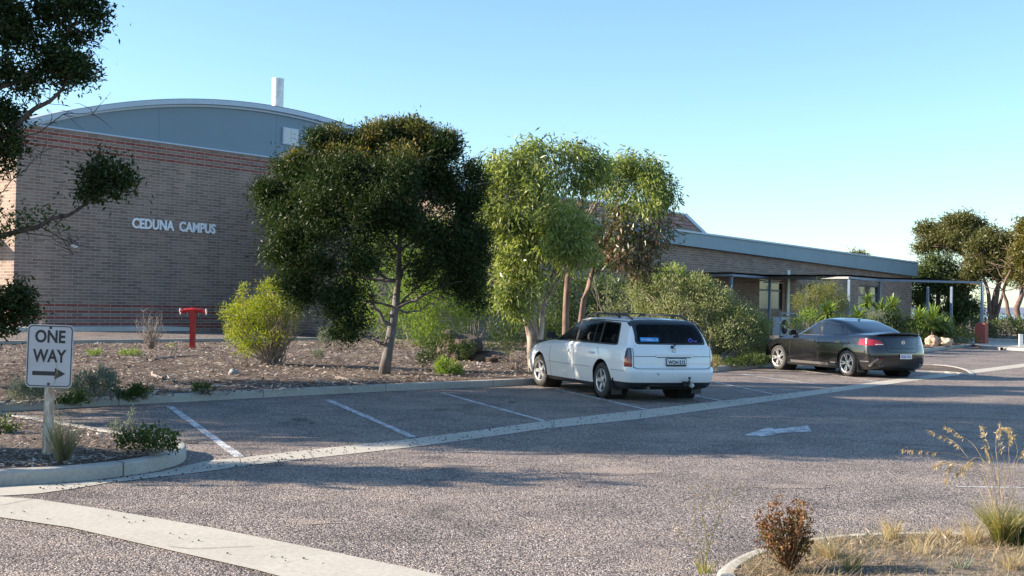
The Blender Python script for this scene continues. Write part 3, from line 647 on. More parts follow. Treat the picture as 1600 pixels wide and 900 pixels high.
def contour(r):
    yr, yf, W, zf = r['yr'], r['yf'], r['W'], r['z']; rc, fc = r.get('rc', .3), r.get('fc', .4); br, bf = r.get('br', .06), r.get('bf', .14)
    tr, tf = r.get('tr', .05), r.get('tf', .07); out = []
    Wr = W*(1-tr); Wf = W*(1-tf)
    def half(y):
        a = max(0, 1-(y-yr)/(.42*(yf-yr))); b = max(0, 1-(yf-y)/(.42*(yf-yr))); return W*(1-tr*a*a-tf*b*b)
    def bez(p0, p1, p2, ts): return [((1-t)**2*p0[0]+2*t*(1-t)*p1[0]+t*t*p2[0], (1-t)**2*p0[1]+2*t*(1-t)*p1[1]+t*t*p2[1]) for t in ts]
    e = .78; pts = [(Wr*f, yr+br*f*f) for f in (0,.13,.26,.39,.52,.65)]
    pts += bez((Wr*e, yr+br*e*e), (Wr*1.0, yr+br*1.05), (half(yr+rc), yr+rc), (0,.2,.4,.6,.8))
    ys = np.linspace(yr+rc, yf-fc, NS); pts += [(half(y), y) for y in ys]
    pts += bez((half(yf-fc), yf-fc), (Wf, yf-bf*1.05), (Wf*e, yf-bf*e*e), (.2,.4,.6,.8,1)); pts += [(Wf*f, yf-bf*f*f) for f in (.65,.52,.39,.26,.13,0)]
    zs = [p[0] for p in zf]; zz = [p[1] for p in zf]; cz_ = r.get('crown', 0)
    return [(x, y, float(np.interp((y-yr)/(yf-yr), zs, zz))+cz_*(1-(x/W)**2)) for x, y in pts]
def car_shell(rows, sub=3):
    C = [np.array(contour(r)) for r in rows]; R = len(C); seq = []
    for i in range(R-1):
        p0 = C[max(i-1, 0)]; p1 = C[i]; p2 = C[i+1]; p3 = C[min(i+2, R-1)]
        k = rows[i].get('sub', sub)
        for j in range(k):
            t = j/k
            # centripetal-ish tension to avoid overshoot
            m1 = (p2-p0)*.5; m2 = (p3-p1)*.5; d = np.linalg.norm(p2-p1, axis=1, keepdims=True)
            def lim(m): q = np.linalg.norm(m, axis=1, keepdims=True)+1e-9; return m*np.minimum(1, 1.15*d/q)
            m1, m2 = lim(m1), lim(m2); t2, t3 = t*t, t*t*t
            if rows[i].get('sharp'): m1 = (p2-p1)
            if rows[i+1].get('sharp'): m2 = (p2-p1)
            seq.append((2*t3-3*t2+1)*p1+(t3-2*t2+t)*m1+(-2*t3+3*t2)*p2+(t3-t2)*m2)
    seq.append(C[-1]); bm = bmesh.new(); n = seq[0].shape[0]; grid = []
    for ring in seq:
        full = [tuple(p) for p in ring]+[(-p[0], p[1], p[2]) for p in ring[::-1][1:-1]]
        grid.append([bm.verts.new(p) for p in full])
    N = len(grid[0])
    for i in range(len(grid)-1):
        for j in range(N): 
            try: bm.faces.new((grid[i][j], grid[i+1][j], grid[i+1][(j+1) % N], grid[i][(j+1) % N]))
            except ValueError: pass
    bm.faces.new(grid[0][::-1] if False else grid[0]); bm.faces.new(grid[-1][::-1])
    bmesh.ops.remove_doubles(bm, verts=bm.verts, dist=.0005)
    bmesh.ops.recalc_face_normals(bm, faces=bm.faces)
    for f in bm.faces: f.smooth = True
    return bm
def inpoly(x, y, P):
    c = False; n = len(P)
    for i in range(n):
        x1, y1 = P[i]; x2, y2 = P[(i+1) % n]
        if (y1 > y) != (y2 > y) and x < (x2-x1)*(y-y1)/(y2-y1)+x1: c = not c
    return c
def rounded(P, r, n=4):
    out = []; k = len(P)
    for i in range(k):
        a, b, c = Vector(P[i-1]), Vector(P[i]), Vector(P[(i+1) % k]); u = (a-b); v = (c-b)
        rr = min(r, u.length*.45, v.length*.45); u.normalize(); v.normalize(); p0 = b+u*rr; p2 = b+v*rr
        for j in range(n+1): t = j/n; q = p0*(1-t)**2+b*2*t*(1-t)+p2*t*t; out.append((q.x, q.y))
    return out
def cut(bm, P, ax, region, cls, only=None):
    """ax: (i, j) coordinate indices; region(center) limits the faces; cls: class id"""
    i, j = ax; x0 = min(p[0] for p in P)-.02; x1 = max(p[0] for p in P)+.02; y0 = min(p[1] for p in P)-.02; y1 = max(p[1] for p in P)+.02
    def near(f):
        c = f.calc_center_median()
        if not region(c): return False
        xs = [v.co[i] for v in f.verts]; ys = [v.co[j] for v in f.verts]
        return max(xs) > x0 and min(xs) < x1 and max(ys) > y0 and min(ys) < y1
    n = len(P)
    for k in range(n):
        a, b = P[k], P[(k+1) % n]; d = (b[0]-a[0], b[1]-a[1]); L_ = math.hypot(*d)
        if L_ < 1e-6: continue
        no = Vector((0,0,0)); no[i] = -d[1]/L_; no[j] = d[0]/L_; co = Vector((0,0,0)); co[i] = a[0]; co[j] = a[1]
        fs = [f for f in bm.faces if near(f)]
        # only faces near this edge
        mx0, mx1 = min(a[0], b[0])-.03, max(a[0], b[0])+.03; my0, my1 = min(a[1], b[1])-.03, max(a[1], b[1])+.03
        fs = [f for f in fs if max(v.co[i] for v in f.verts) > mx0 and min(v.co[i] for v in f.verts) < mx1 and max(v.co[j] for v in f.verts) > my0 and min(v.co[j] for v in f.verts) < my1]
        if not fs: continue
        g = set(fs)
        for f in fs: g.update(f.edges); g.update(f.verts)
        bmesh.ops.bisect_plane(bm, geom=list(g), plane_co=co, plane_no=no, dist=1e-5)
    for f in bm.faces:
        if not near(f): continue
        if only is not None and f.material_index not in only: continue
        c = f.calc_center_median()
        if inpoly(c[i], c[j], P): f.material_index = cls
def split_out(bm, cls, name, mt, parent, push=0):
    b2 = bm.copy(); bmesh.ops.delete(b2, geom=[f for f in b2.faces if f.material_index != cls], context='FACES')
    if not b2.faces: b2.free(); return None
    for f in b2.faces: f.material_index = 0
    if push:
        for v in b2.verts: v.co += v.normal*push
    me = bpy.data.meshes.new(name); b2.to_mesh(me); b2.free(); me.materials.append(mt)
    o = bpy.data.objects.new(name, me); COL.objects.link(o); o.parent = parent; return o
class Snap:
    def __init__(s, bm): s.t = BVHTree.FromBMesh(bm)
    def rear(s, x, z, y0=-2):
        h = s.t.ray_cast(Vector((x, y0, z)), Vector((0,1,0))); return (h[0], h[1]) if h[0] else (Vector((x, 0, z)), Vector((0,-1,0)))
    def side(s, y, z, sg):
        h = s.t.ray_cast(Vector((sg*2, y, z)), Vector((-sg,0,0))); return (h[0], h[1]) if h[0] else (Vector((sg*.9, y, z)), Vector((sg,0,0)))
    def top(s, x, y):
        h = s.t.ray_cast(Vector((x, y, 3)), Vector((0,0,-1))); return (h[0], h[1]) if h[0] else (Vector((x, y, 1.4)), Vector((0,0,1)))
def dens(P, step=.05):
    out = []
    for a, b in zip(P[:-1], P[1:]):
        n = max(1, int(math.hypot(b[0]-a[0], b[1]-a[1])/step)); out += [(a[0]+(b[0]-a[0])*k/n, a[1]+(b[1]-a[1])*k/n) for k in range(n)]
    return out+[P[-1]]
def ribbon(mb, hits, w, off=.002):
    n = len(hits); base = len(mb.v)
    for i, (p, no) in enumerate(hits):
        t = (hits[min(i+1, n-1)][0]-hits[max(i-1, 0)][0]).normalized(); s = no.cross(t).normalized()*w/2; mb.v += [tuple(p+no*off-s), tuple(p+no*off+s)]
    for i in range(n-1): mb.f.append((base+2*i, base+2*i+2, base+2*i+3, base+2*i+1)); mb.m.append(0)
def wheel(car, loc, R, width, sg, steer, style, rimr):
    """sg = -1 for the left side (outer face towards -x)"""
    M = Matrix.Translation(loc) @ Matrix.Rotation(steer, 4, 'Z') @ Matrix.Rotation(sg*math.pi/2, 4, 'Y')
    h = width/2; a = rimr
    m = MB(); m.lathe([(0,h-.075),(a*.55,h-.075),(a*.55,h-.085),(a*.62,h-.14),(a*.95,h-.14),(a*.95,-h+.02),(0,-h+.02)], 28, M); wo = m.build('wheel', MT['disc'], car, smooth=False)
    m = MB(); m.lathe([(a-.005,h-.012),(a+.012,h-.002),(a+.03,h+.004),(R-.055,h+.006),(R-.022,h-.006),(R-.006,h-.03),(R,h-.06),(R,-h+.06),(R-.02,-h+.01),(a,-h+.01),(a*.97,-h+.03)], 40, M); m.build('tyre', MT['rubber'], wo, smooth=True)
    m = MB(); m.lathe([(a+.004,h-.006),(a-.004,h+.002),(a-.018,h-.002),(a-.024,h-.02),(a-.03,h-.09),(a-.03,-h+.05)], 36, M)
    ns = 5
    for k in range(ns):
        an = 2*math.pi*k/ns+.3; 
        def sp(a0, w0, w1, r0=.05, r1=a-.012):
            c, s_ = math.cos(an+a0), math.sin(an+a0); u = Vector((c, s_, 0)); v_ = Vector((-s_, c, 0)); 
            z0, z1, zt = h-.022, h-.012, .035
            P_ = [u*r0-v_*w0/2, u*r0+v_*w0/2, u*r1+v_*w1/2, u*r1-v_*w1/2]; zz = [z0, z0, z1, z1]
            vs = [p+Vector((0,0,z)) for p, z in zip(P_, zz)]+[p+Vector((0,0,z-zt)) for p, z in zip(P_, zz)]
            m.add([M @ p for p in vs], [(0,1,2,3),(7,6,5,4),(0,4,5,1),(1,5,6,2),(2,6,7,3),(3,7,4,0)])
        if style == 'fat': sp(0, .075, .062)
        else: sp(-.17, .034, .036, .06); sp(.17, .034, .036, .06)
    m.lathe([(.0,h-.008),(.03,h-.008),(.034,h-.014),(.07,h-.018),(.075,h-.05)], 20, M)
    ri = m.build('rim', MT['alloy'], wo, smooth=False)
    m = MB()
    for k in range(5): c = 2*math.pi*(k+.5)/5+.3; m.lathe([(0,h-.0155),(.009,h-.0155),(.009,h-.02)], 8, M @ Matrix.Translation((.052*math.cos(c), .052*math.sin(c), 0)))
    m.build('wheel_nut', MT['blacktrim'], wo)
    return wo
def plate(car, sn, x0, z0, w, h, text, mt_text, band=False, frame=True):
    p, no = sn.rear(x0, z0); y = p.y-.022
    po = MB()
    if frame: po.prism([(x0+a, y+.006, z0+b) for a, b in rrect(w+.024, h+.03, .012)], (0,-.004,0))
    base = po.build('number_plate_frame', MT['blacktrim'], car) if frame else None
    po = MB(); po.prism([(x0+a, y, z0+b+(.008 if band else 0)) for a, b in rrect(w, h-(.016 if band else 0), .01)], (0,-.004,0)); pl = po.build('number_plate', MT['plate_white'], base or car)
    v, f, wd = text_mb(text, h*.62, .0006, 1, .045); k = w*.90/wd; m = MB(); m.add([(x0+p_[0]*k-w*.45, y-.0045+p_[1], z0-h*.32+p_[2]) for p_ in v], f); m.build('lettering', mt_text, pl)
def seats(car, y0, zb, n=2):
    m = MB(); 
    m.box(-.72,.72,y0[-1]-.9,3.3,.30,.55); m.build('cabin_floor', MT['seat'], car)
    for yy in y0:
        xs_ = (-.36,.36)
        for x in xs_:
            m = MB(); m.prism([(x-.25, yy+.0, .5),(x-.25, yy+.1,.55),(x-.25,yy-.08,zb),(x-.25,yy-.20,zb)], (.5,0,0)); m.box(x-.25,x+.25,yy,yy+.5,.45,.62); so_ = m.build('seat', MT['seat'], car)
            m = MB(); m.prism([(xx+x, yy-.20, zz+zb+.13) for xx, zz in rrect(.24,.17,.06)], (0,.09,0)); m.bar((x-.06,yy-.15,zb-.02),(x-.06,yy-.15,zb+.08),.012); m.bar((x+.06,yy-.15,zb-.02),(x+.06,yy-.15,zb+.08),.012); m.build('headrest', MT['seat'], so_)
    m = MB(); m.box(-.72,.72,3.15,3.6,.6,.93); m.build('dashboard', MT['seat'], car)
    m = MB(); c = Vector((.36,2.95,.90)); m.tube([c+Vector((.18*math.cos(a),.07*math.sin(a),.17*math.sin(a))) for a in np.linspace(0,2*math.pi,17)], .015, 6, cap=False); m.build('steering_wheel', MT['seat'], car)
# --- wagon
rowsW = [
 dict(yr=.35,yf=4.7,W=.25,z=[(0,.24),(1,.24)]),
 dict(yr=.22,yf=4.85,W=.78,z=[(0,.25),(.05,.20),(.95,.19),(1,.24)],rc=.2),
 dict(yr=.10,yf=4.98,W=.865,z=[(0,.30),(.2,.22),(.85,.20),(1,.25)],rc=.22),
 dict(yr=.02,yf=5.04,W=.905,z=[(0,.43),(1,.42)],rc=.26,br=.09),
 dict(yr=0,yf=5.05,W=.922,z=[(0,.56),(1,.54)],rc=.28,br=.10,sharp=1,sub=1),
 dict(yr=.045,yf=5.04,W=.922,z=[(0,.60),(1,.57)],rc=.26,br=.09,sharp=1),
 dict(yr=.05,yf=4.99,W=.920,z=[(0,.76),(.6,.74),(1,.66)],rc=.26,br=.09),
 dict(yr=.075,yf=4.90,W=.895,z=[(0,.92),(.5,.91),(.8,.86),(1,.76)],rc=.26,br=.09,tf=.10),
 dict(yr=.09,yf=4.50,W=.862,z=[(0,.965),(.55,.955),(.8,.92),(1,.89)],rc=.25,br=.09,bf=.2,crown=.0,tf=.09),
 dict(yr=.10,yf=3.78,W=.835,z=[(0,.985),(.7,.975),(1,.985)],rc=.25,br=.09,bf=.25,fc=.5,tf=.04,sharp=1),
 dict(yr=.17,yf=3.38,W=.770,z=[(0,1.18),(1,1.17)],rc=.26,br=.09,bf=.26,fc=.45,tr=.07,tf=.05),
 dict(yr=.29,yf=3.00,W=.700,z=[(0,1.345),(.3,1.365),(1,1.345)],rc=.26,br=.10,bf=.24,fc=.42,tr=.08,tf=.06),
 dict(yr=.36,yf=2.84,W=.655,z=[(0,1.395),(.3,1.420),(.7,1.42),(1,1.395)],rc=.26,br=.12,bf=.22,fc=.4,tr=.08,tf=.06),
 dict(yr=.46,yf=2.68,W=.585,z=[(0,1.42),(.3,1.447),(.7,1.447),(1,1.42)],rc=.28,br=.12,bf=.2,fc=.4,tr=.08),
 dict(yr=.75,yf=2.4,W=.36,z=[(0,1.452),(.3,1.466),(.7,1.466),(1,1.448)],rc=.3,br=.1,bf=.15,fc=.35),
 dict(yr=1.1,yf=2.1,W=.10,z=[(0,1.470),(1,1.470)],rc=.1,br=.02,bf=.02,fc=.1),
]
def presplit(bm, y, cond):
    fs = [f for f in bm.faces if cond(f.calc_center_median()) and min(v.co.y for v in f.verts) < y < max(v.co.y for v in f.verts)]
    g = set(fs)
    for f in fs: g.update(f.edges); g.update(f.verts)
    bmesh.ops.bisect_plane(bm, geom=list(g), plane_co=Vector((0, y, 0)), plane_no=Vector((0, 1, 0)), dist=1e-5)
paintW = carpaint('white_car_paint', (.84,.85,.86), .8, .35)
glassW = glassmat('wagon_glass', (.02,.025,.028), .90)
wRL = G(936, 621, 0); headW = math.atan2(.357, .934)
wb = 2.94; shW = 1.13
def place(px, py, head, lx): # rear-left wheel contact point -> car origin (rear axle centre)
    p = G(px, py, 0); return Vector((p.x+lx*math.cos(head), p.y+lx*math.sin(head), 0))
locW = place(946, 621.8, headW, .80)
W = dict(name="station_wagon", label="white station wagon with black roof rails and a tow bar parked nose-in at the kerb", loc=locW, rz=headW)
def build_wagon():
    sh = shW
    car = thing(W['name'], W['label'], 'car', W['loc'], W['rz'])
    bm = car_shell(rowsW)
    for v in bm.verts: v.co.y -= sh
    sn = Snap(bm)
    S2 = lambda P: [(y-sh, z) for y, z in P]
    side = lambda c: abs(c.x) > .45; rear = lambda c: c.y < -.35
    for yw in (0, wb):
        cut(bm, [(yw+.375*math.cos(t), .335+.375*math.sin(t)) for t in np.linspace(-.14*math.pi, 1.14*math.pi, 26)]+[(yw-.36,.1),(yw+.36,.1)], (1, 2), side, 9)
    presplit(bm, -.42, lambda c: c.z < .7); presplit(bm, -.88, lambda c: .5 < c.z < 1.05); presplit(bm, -.55, lambda c: c.z > 1.3)
    cut(bm, [(-1.2,-1),(1.2,-1),(1.2,.345),(-1.2,.345)], (0, 2), lambda c: c.y < -.42, 3, (0,))
    cut(bm, S2([(.5,-1),(5.2,-1),(5.2,.262),(.5,.262)]), (1, 2), side, 3, (0,))
    up = lambda c: abs(c.x) > .5 and .9 < c.z < 1.42
    cut(bm, S2(rounded([(.62,.972),(.77,1.372),(1.6,1.398),(2.62,1.388),(3.00,1.315),(3.82,.968)], .07)), (1, 2), up, 2, (0,))
    cut(bm, S2(rounded([(.655,1.00),(.81,1.347),(1.6,1.374),(2.58,1.364),(2.95,1.295),(3.70,1.00)], .07)), (1, 2), up, 1, (2,))
    for a, b in ((1.32,1.38),(2.36,2.44),(1.62,1.65)):
        cut(bm, S2([(a,.98),(a+.06,1.40),(b+.06,1.40),(b,.98)]), (1, 2), up, 2, (1,))
    # tailgate glass, spoiler cap, lamps
    rr = lambda c: c.y < -.55 and c.z > .9
    cut(bm, rounded([(-.70,1.005),(.70,1.005),(.645,1.375),(-.645,1.375)], .07), (0, 2), rr, 2, (0,))
    cut(bm, rounded([(-.655,1.035),(.655,1.035),(.60,1.352),(-.60,1.352)], .07), (0, 2), rr, 4, (2,))
    cut(bm, rounded([(-.675,1.30),(-.60,1.368),(.60,1.368),(.675,1.30),(.655,1.436),(-.655,1.436)], .02), (0, 2), lambda c: c.y < -.55 and c.z > 1.2, 5, (0,2))
    lamp = lambda c: c.y < -.88 and abs(c.x) > .60
    for sg in (-1, 1):
        X = sorted((sg*.775, sg*1.0))
        cut(bm, [(X[0],.615),(X[1],.615),(X[1],.79),(X[0],.79)], (0, 2), lamp, 6, (0,))
        cut(bm, [(X[0],.79),(X[1],.79),(X[1],.945),(X[0],.945)], (0, 2), lamp, 7, (0,))
    # windscreen
    cut(bm, rounded([(-.80,1.0),(.80,1.0),(.60,1.375),(-.60,1.375)], .05), (0, 2), lambda c: c.y > 1.55 and c.z > .98 and abs(c.x) < .9, 8, (0,))
    hl = lambda c: c.y > 3.2
    for sg in (-1, 1):
        X = sorted((sg*.42, sg*.76)); cut(bm, [(X[0],.60),(X[1],.60),(X[1],.75),(X[0],.75)], (0, 2), hl, 10, (0,))
    split_out(bm, 0, 'body', paintW, car)
    split_out(bm, 1, 'side_window', glassW, car); split_out(bm, 2, 'window_surround', MT['blacktrim'], car); split_out(bm, 3, 'lower_valance', MT['blacktrim'], car)
    split_out(bm, 4, 'tailgate_glass', glassW, car); split_out(bm, 5, 'roof_spoiler', MT['blacktrim'], car)
    split_out(bm, 8, 'windscreen', glassW, car)
    for cls, nm, mt in ((6,'tail_light',MT['redlens']),(7,'reversing_light',MT['smokelens']),(10,'headlight',MT['smokelens'])):
        for sg in (-1, 1):
            b3 = bm.copy(); bmesh.ops.delete(b3, geom=[f for f in b3.faces if f.material_index != cls or f.calc_center_median().x*sg < 0], context='FACES')
            for f in b3.faces: f.material_index = 0
            me = bpy.data.meshes.new(nm); b3.to_mesh(me); b3.free(); me.materials.append(mt); q = bpy.data.objects.new(nm, me); COL.objects.link(q); q.parent = car
    for sg in (-1, 1):
        for yw in (0, wb):
            m = MB(); M = Matrix.Translation((sg*.52, yw, .335)) @ Matrix.Rotation(sg*math.pi/2, 4, 'Y'); m.lathe([(0,0),(.385,0),(.385,.36)], 30, M); m.build('wheel_well', MT['liner'], car)
            wheel(car, (sg*.795, yw, .325), .325, .21, sg, math.radians(7) if yw > 1 else 0, 'fat', .205)
    m = MB(); m.box(-.60,.60,-sh+.3,5.05-sh-.4,.21,.33); m.box(-.80,.80,.46,wb-.46,.21,.31); m.build('underbody', MT['liner'], car)
    seats(car, [1.65, .55], .93)
    # seams and rub strips
    for sg in (-1, 1):
        for path in ([(.62,.97),(.42,.80),(.42,.56),(.58,.40),(.72,.27)], [(2.36,.97),(2.33,.7),(2.33,.26)], [(3.46,.97),(3.5,.8),(3.47,.26)], [(1.35,.97),(1.28,.86),(1.22,.78)]):
            P = [(y-sh, z) for y, z in path]
            if path[0][0] == .62: continue
            m = MB(); ribbon(m, [sn.side(y, z, sg) for y, z in dens(P)], .012); m.build('door_gap', MT['seam'], car)
        m = MB(); ribbon(m, [sn.side(y, .545, sg) for y in np.arange(.45, 2.45, .06)], .012, .004); ribbon(m, [sn.side(y, .545, sg) for y in np.arange(-.95, -.40, .06)], .01, .003); m.build('rub_strip', plain('grey_strip', (.30,.31,.33), .6), car)
        m = MB(); ribbon(m, [sn.side(y-sh, z, sg) for y, z in dens([(.52,1.36),(.62,1.392),(1.6,1.408),(2.6,1.398),(3.0,1.33)])], .022, .004); m.build('roof_gutter', MT['blacktrim'], car)
        for yy in (1.52, 2.62):
            p, no = sn.side(yy-sh, .80, sg); hm_ = MB(); hm_.box(p.x-.02*(1 if sg > 0 else 1.6), p.x+.032 if sg > 0 else p.x+.02, p.y-.10, p.y+.10, .785, .825); hm_.build('door_handle', paintW, car)
        p, no = sn.side(3.42-sh, 1.0, sg); m = MB()
        m.prism([(p.x+sg*(.05+a), p.y+.02, 1.06+b) for a, b in [(x+.10, z) for x, z in rrect(.19,.135,.045)]], (0,.075,0)); m.bar((p.x,p.y+.05,1.02),(p.x+sg*.08,p.y+.05,1.04),.05); m.build('wing_mirror', MT['blacktrim'], car)
        # roof rails
        m = MB(); pts = []
        for k, y in enumerate(np.linspace(.62, 2.66, 12)):
            q, _ = sn.top(sg*.545, y-sh); hgt = .012 if k in (0, 11) else .062; pts.append((q.x, q.y, q.z+hgt))
        m.tube(pts, .017, 8)
        for k in (3, 8): q, _ = sn.top(sg*.545, pts[k][1]); m.bar((q.x,q.y-.04,q.z-.01),(q.x,q.y,q.z+.06),.03,.06)
        m.build('roof_rail', MT['blacktrim'], car)
        m = MB(); m.box(sg*.80-.10,sg*.80+.10,-.455,-.445,.10,.40); m.build('mud_flap', MT['blacktrim'], car)
    for yy in (2.30,):
        m = MB(); q, _ = sn.top(.545, yy-sh); m.bar((-.56,yy-sh,q.z+.085),(.56,yy-sh,q.z+.085),.05,.025); m.build('roof_bar', MT['blacktrim'], car)
    # tailgate details
    m = MB()
    def rr_(path, w, off=.002): ribbon(m, [sn.rear(x, z) for x, z in dens(path, .04)], w, off)
    rr_([(-.70,.98),(-.755,.93),(-.755,.60)], .010); rr_([(.70,.98),(.755,.93),(.755,.60)], .010); rr_([(-.755,.615),(-.70,.585),(.70,.585),(.755,.615)], .014)
    rr_([(-.755,.80),(-.36,.80)], .009); rr_([(.36,.80),(.755,.80)], .009); m.build('tailgate_gap', MT['seam'], car)
    p, _ = sn.rear(0, .82); m = MB(); m.prism([(x, p.y-.02, .822+z) for x, z in rrect(.72,.055,.02)], (0,.05,0)); m.build('tailgate_handle', paintW, car)
    m = MB(); m.box(-.33,.33,p.y-.012,p.y+.02,.783,.793); m.build('handle_recess', MT['seam'], car)
    p, _ = sn.rear(0, .91); m = MB(); M_ = Matrix.Translation((0,p.y-.006,.91)) @ Matrix.Rotation(math.pi/2, 4, 'X'); m.lathe([(.040,0),(.046,.006),(.040,.010),(.034,.006)], 20, M_); 
    m.prism([(a*.9, p.y-.010, .91+b) for a, b in [(-.022,-.02),(-.01,-.006),(-.018,.012),(.004,.026),(.018,.014),(.006,.002),(.020,-.018),(.0,-.012)]], (0,-.006,0)); m.build('badge', MT['chrome'], car)
    plate(car, sn, .03, .705, .372, .115, 'WOH\u00b7212', MT['plate_black'], True)
    p, _ = sn.rear(.05, 1.02); q, _ = sn.rear(.42, 1.05); r_, _ = sn.rear(-.03, .965)
    m = MB(); m.tube([r_+Vector((0,-.02,0)), p+Vector((0,-.03,0)), q+Vector((.05,-.02,.0))], [.012,.011,.006], 6); m.lathe([(0,0),(.03,0),(.025,.03),(0,.035)], 12, Matrix.Translation(r_) @ Matrix.Rotation(math.pi/2, 4, 'X')); m.build('rear_wiper', MT['blacktrim'], car)
    # stickers on the glass
    def sticker(x0, x1, z0, z1, mt_, marks=None, nm='sticker'):
        m = MB(); n = 6; 
        for k in range(n+1):
            x = x0+(x1-x0)*k/n
            for z in (z0, z1): h_ = sn.rear(x, z); m.v.append(tuple(h_[0]+h_[1]*.003))
        for k in range(n): m.f.append((2*k, 2*k+2, 2*k+3, 2*k+1)); m.m.append(0)
        so_ = m.build(nm, mt_, car)
        if marks:
            m = MB()
            for P in marks:
                hs = [sn.rear(x0+(x1-x0)*a, z0+(z1-z0)*b) for a, b in dens(P, .1)]; ribbon(m, hs, .009, .005)
            m.build('sticker_marking', MT['plate_white'], so_)
    sticker(-.60,-.27,1.055,1.125, plain('sticker_blue', (.06,.32,.72), .5), [[(.05,.35),(.2,.6),(.28,.5)],[(.32,.62),(.62,.62)],[(.32,.36),(.8,.36)],[(.86,.3),(.92,.6),(.97,.3)]])
    m = MB(); h_ = sn.rear(.36, 1.085); t_ = plain('sticker_violet', (.18,.16,.75), .5)
    m.tube([h_[0]+Vector((.035*math.cos(a),-.004,.028*math.sin(a))) for a in np.linspace(0, 2*math.pi, 12)], .010, 4, cap=False); m.box(.40,.50,h_[0].y-.004+.012,h_[0].y+.01,1.06,1.08); m.build('sticker', t_, car)
    # tow bar, exhaust, scuffs
    m = MB(); m.box(-.45,.45,-1.02,-.96,.29,.35); m.box(.17,.29,-1.14,-1.0,.30,.37); m.tube([(.23,-1.10,.33),(.23,-1.20,.34),(.23,-1.22,.40)], .02, 8); m.lathe([(0,.0),(.018,.006),(.026,.025),(.018,.044),(0,.05)], 12, Matrix.Translation((.23,-1.22,.41))); m.build('tow_bar', MT['blacktrim'], car)
    m = MB(); m.lathe([(0,0),(.04,0),(.045,.03),(.02,.06),(0,.062)], 12, Matrix.Translation((.32,-1.12,.30)) @ Matrix.Rotation(math.pi/2, 4, 'X')); m.build('trailer_socket', MT['galv'], car)
    m = MB(); m.tube([(-.48,-.7,.26),(-.48,-1.05,.25)], .032, 10); m.build('exhaust', MT['disc'], car)
    m = MB()
    for x, z, a, b in ((-.33,.50,.03,.035),(-.05,.575,.012,.03),(-.62,.52,.012,.01),(-.12,.575,.01,.008)):
        h_ = sn.rear(x, z); m.poly([(x-a, h_[0].y-.003, z+b*.6),(x+a*.2, h_[0].y-.003, z+b*.1),(x+a, h_[0].y-.003, z-b),(x-a*.2, h_[0].y-.003, z-b*.2)])
    m.build('bumper_scuff', MT['seam'], car)
    bm.free(); return car
build_wagon()
# --- sedan
rowsS = [
 dict(yr=.35,yf=4.6,W=.25,z=[(0,.22),(1,.22)]),
 dict(yr=.24,yf=4.78,W=.80,z=[(0,.24),(.06,.19),(.95,.17),(1,.22)],rc=.2),
 dict(yr=.10,yf=4.90,W=.89,z=[(0,.30),(.2,.22),(.85,.20),(1,.24)],rc=.3,br=.14),
 dict(yr=.02,yf=4.96,W=.935,z=[(0,.45),(1,.42)],rc=.34,br=.2,bf=.25),
 dict(yr=0,yf=4.96,W=.948,z=[(0,.60),(.6,.58),(1,.55)],rc=.36,br=.22,bf=.3),
 dict(yr=.02,yf=4.94,W=.942,z=[(0,.74),(.55,.72),(1,.64)],rc=.36,br=.22,bf=.3),
 dict(yr=.05,yf=4.87,W=.925,z=[(0,.88),(.5,.84),(.8,.80),(1,.73)],rc=.36,br=.22,bf=.32,tf=.10),
 dict(yr=.09,yf=4.66,W=.890,z=[(0,1.04),(.3,.95),(.6,.92),(.85,.87),(1,.81)],rc=.36,br=.20,bf=.34,tf=.12,sharp=1),
 dict(yr=.16,yf=4.25,W=.858,z=[(0,1.085),(.3,1.0),(.65,.955),(.85,.93),(1,.905)],rc=.36,br=.16,bf=.3,tf=.10,crown=.0),
 dict(yr=.75,yf=3.66,W=.815,z=[(0,1.11),(.25,1.03),(.7,.985),(1,.985)],rc=.35,br=.08,bf=.28,fc=.5,tr=.10,tf=.03,crown=.015,sharp=1),
 dict(yr=1.02,yf=3.28,W=.762,z=[(0,1.225),(.4,1.17),(1,1.15)],rc=.35,br=.05,bf=.26,fc=.48,tr=.11,tf=.04),
 dict(yr=1.42,yf=2.90,W=.70,z=[(0,1.35),(.4,1.36),(1,1.325)],rc=.35,br=.05,bf=.22,fc=.42,tr=.10,tf=.05),
 dict(yr=1.62,yf=2.72,W=.645,z=[(0,1.405),(.4,1.43),(1,1.385)],rc=.32,br=.05,bf=.18,fc=.38,tr=.08,tf=.05),
 dict(yr=1.80,yf=2.58,W=.55,z=[(0,1.435),(.5,1.462),(1,1.42)],rc=.25,br=.05,bf=.14,fc=.3),
 dict(yr=1.95,yf=2.45,W=.28,z=[(0,1.465),(.5,1.477),(1,1.462)],rc=.15,br=.03,bf=.06,fc=.15),
 dict(yr=2.05,yf=2.35,W=.06,z=[(0,1.480),(1,1.480)],rc=.05,br=.01,bf=.01,fc=.05),
]
paintS = carpaint('black_car_paint', (.006,.006,.008), 1.0, .22, .0, (.10,.085,.075), .06)
glassS = glassmat('sedan_glass', (.012,.014,.018), .30)
